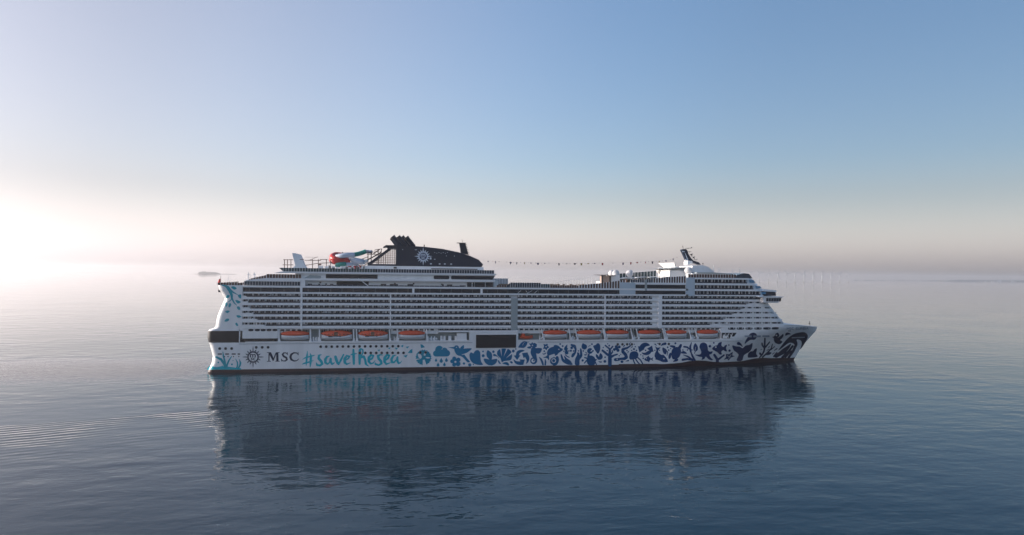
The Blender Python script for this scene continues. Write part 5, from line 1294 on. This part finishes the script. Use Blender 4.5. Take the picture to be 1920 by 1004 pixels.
def far_box(name, a, b, base, z1, depth, m, label, cat, roof=None, group=None, win=True):
    g0 = ground(a, base); g1 = ground(b, base); dr = Vector((g0.x - CAM.x, g0.y - CAM.y, 0)).normalized()
    root = empty(name, tuple((g0 + g1) / 2)); tag(root, label, cat, group); rt = Vector((root.location.x, root.location.y, 0))
    def qd(p): return tuple(p - rt)
    p0, p1, p2, p3 = [Vector((q.x, q.y, 0)) for q in (g0, g1, g1 + dr * depth, g0 + dr * depth)]
    up = Vector((0, 0, z1)); v = [qd(p) for p in (p0, p1, p2, p3)] + [qd(p + up) for p in (p0, p1, p2, p3)]
    mesh_obj('wall', v, box_faces(), m, root)
    up2 = Vector((0, 0, z1 + 1.2)); v = [qd(p + up + Vector((0, 0, .1))) for p in (p0, p1, p2, p3)] + [qd(p + up2) for p in (p0, p1, p2, p3)]
    mesh_obj('roof', v, box_faces(), GREYW, root)
    for j in (.35, .7):
        e = (p0 - p1).normalized(); off = -dr * .3
        a_, b_ = p0.lerp(p1, .06) + off, p0.lerp(p1, .94) + off
        c_, d_ = b_ + dr * .2, a_ + dr * .2
        zz = Vector((0, 0, z1 * j)); zt = zz + Vector((0, 0, 2)); v = [qd(p + zz) for p in (a_, b_, c_, d_)] + [qd(p + zt) for p in (a_, b_, c_, d_)]
        mesh_obj('window_band', v, box_faces(), STEEL, root)
    return root
far_box('harbour_building', 1786.5, 1799, 527.4, 23, 60, WHITE, 'long low white building at the left end of the hazy shore', 'building')
far_box('harbour_building', 1870, 1877.5, 528.4, 30, 60, WHITE, 'pale squat building right of the bright white boat', 'building')
far_box('harbour_building', 1895.5, 1902.5, 528.4, 28, 60, WHITE, 'pale building with a low quay running right of it, near the photo edge', 'building')
far_box('quay_shed', 1903, 1916, 528.8, 8, 40, WHITE, 'very low white shed along the quay at the right photo edge', 'building')
def boat(px_, py_, L_, label):
    g = ground(px_, py_); root = empty('motor_boat', (g.x, g.y, 0), -YAW - .3); tag(root, label, 'boat')
    h = []
    sec = [(-.5, .8, 2.6), (-.2, 1, 2.6), (.2, .95, 3.2), (.4, .6, 4.2), (.5, .05, 5)]
    v = []; f = []; w = L_ * .16
    for u, hw, z in sec: v += [(u * L_, -hw * w * .6, -.5), (u * L_, -hw * w, z), (u * L_, hw * w, z), (u * L_, hw * w * .6, -.5)]
    for i in range(4):
        for j in range(4): f.append((i * 4 + j, i * 4 + 4 + j, i * 4 + 4 + (j + 1) % 4, i * 4 + (j + 1) % 4))
    f += [(0, 1, 2, 3), (19, 18, 17, 16)]
    mesh_obj('boat_hull', v, f, WHITE, root)
    MB().prism([(-L_ * .35, 2.6), (L_ * .2, 3), (L_ * .12, 6.5), (-L_ * .3, 6.5)], -w * .6, w * .6).build('cabin', WHITE, root)
    MB().box(-L_ * .25, L_ * .1, -w * .62, -w * .6, 4.4, 5.6).build('cabin_window', GLASS, root)
boat(1861, 529.2, 46, 'bright white motor boat on the hazy water in front of the right shore')
boat(1848, 529.0, 30, 'smaller white boat just left of the bright motor boat')
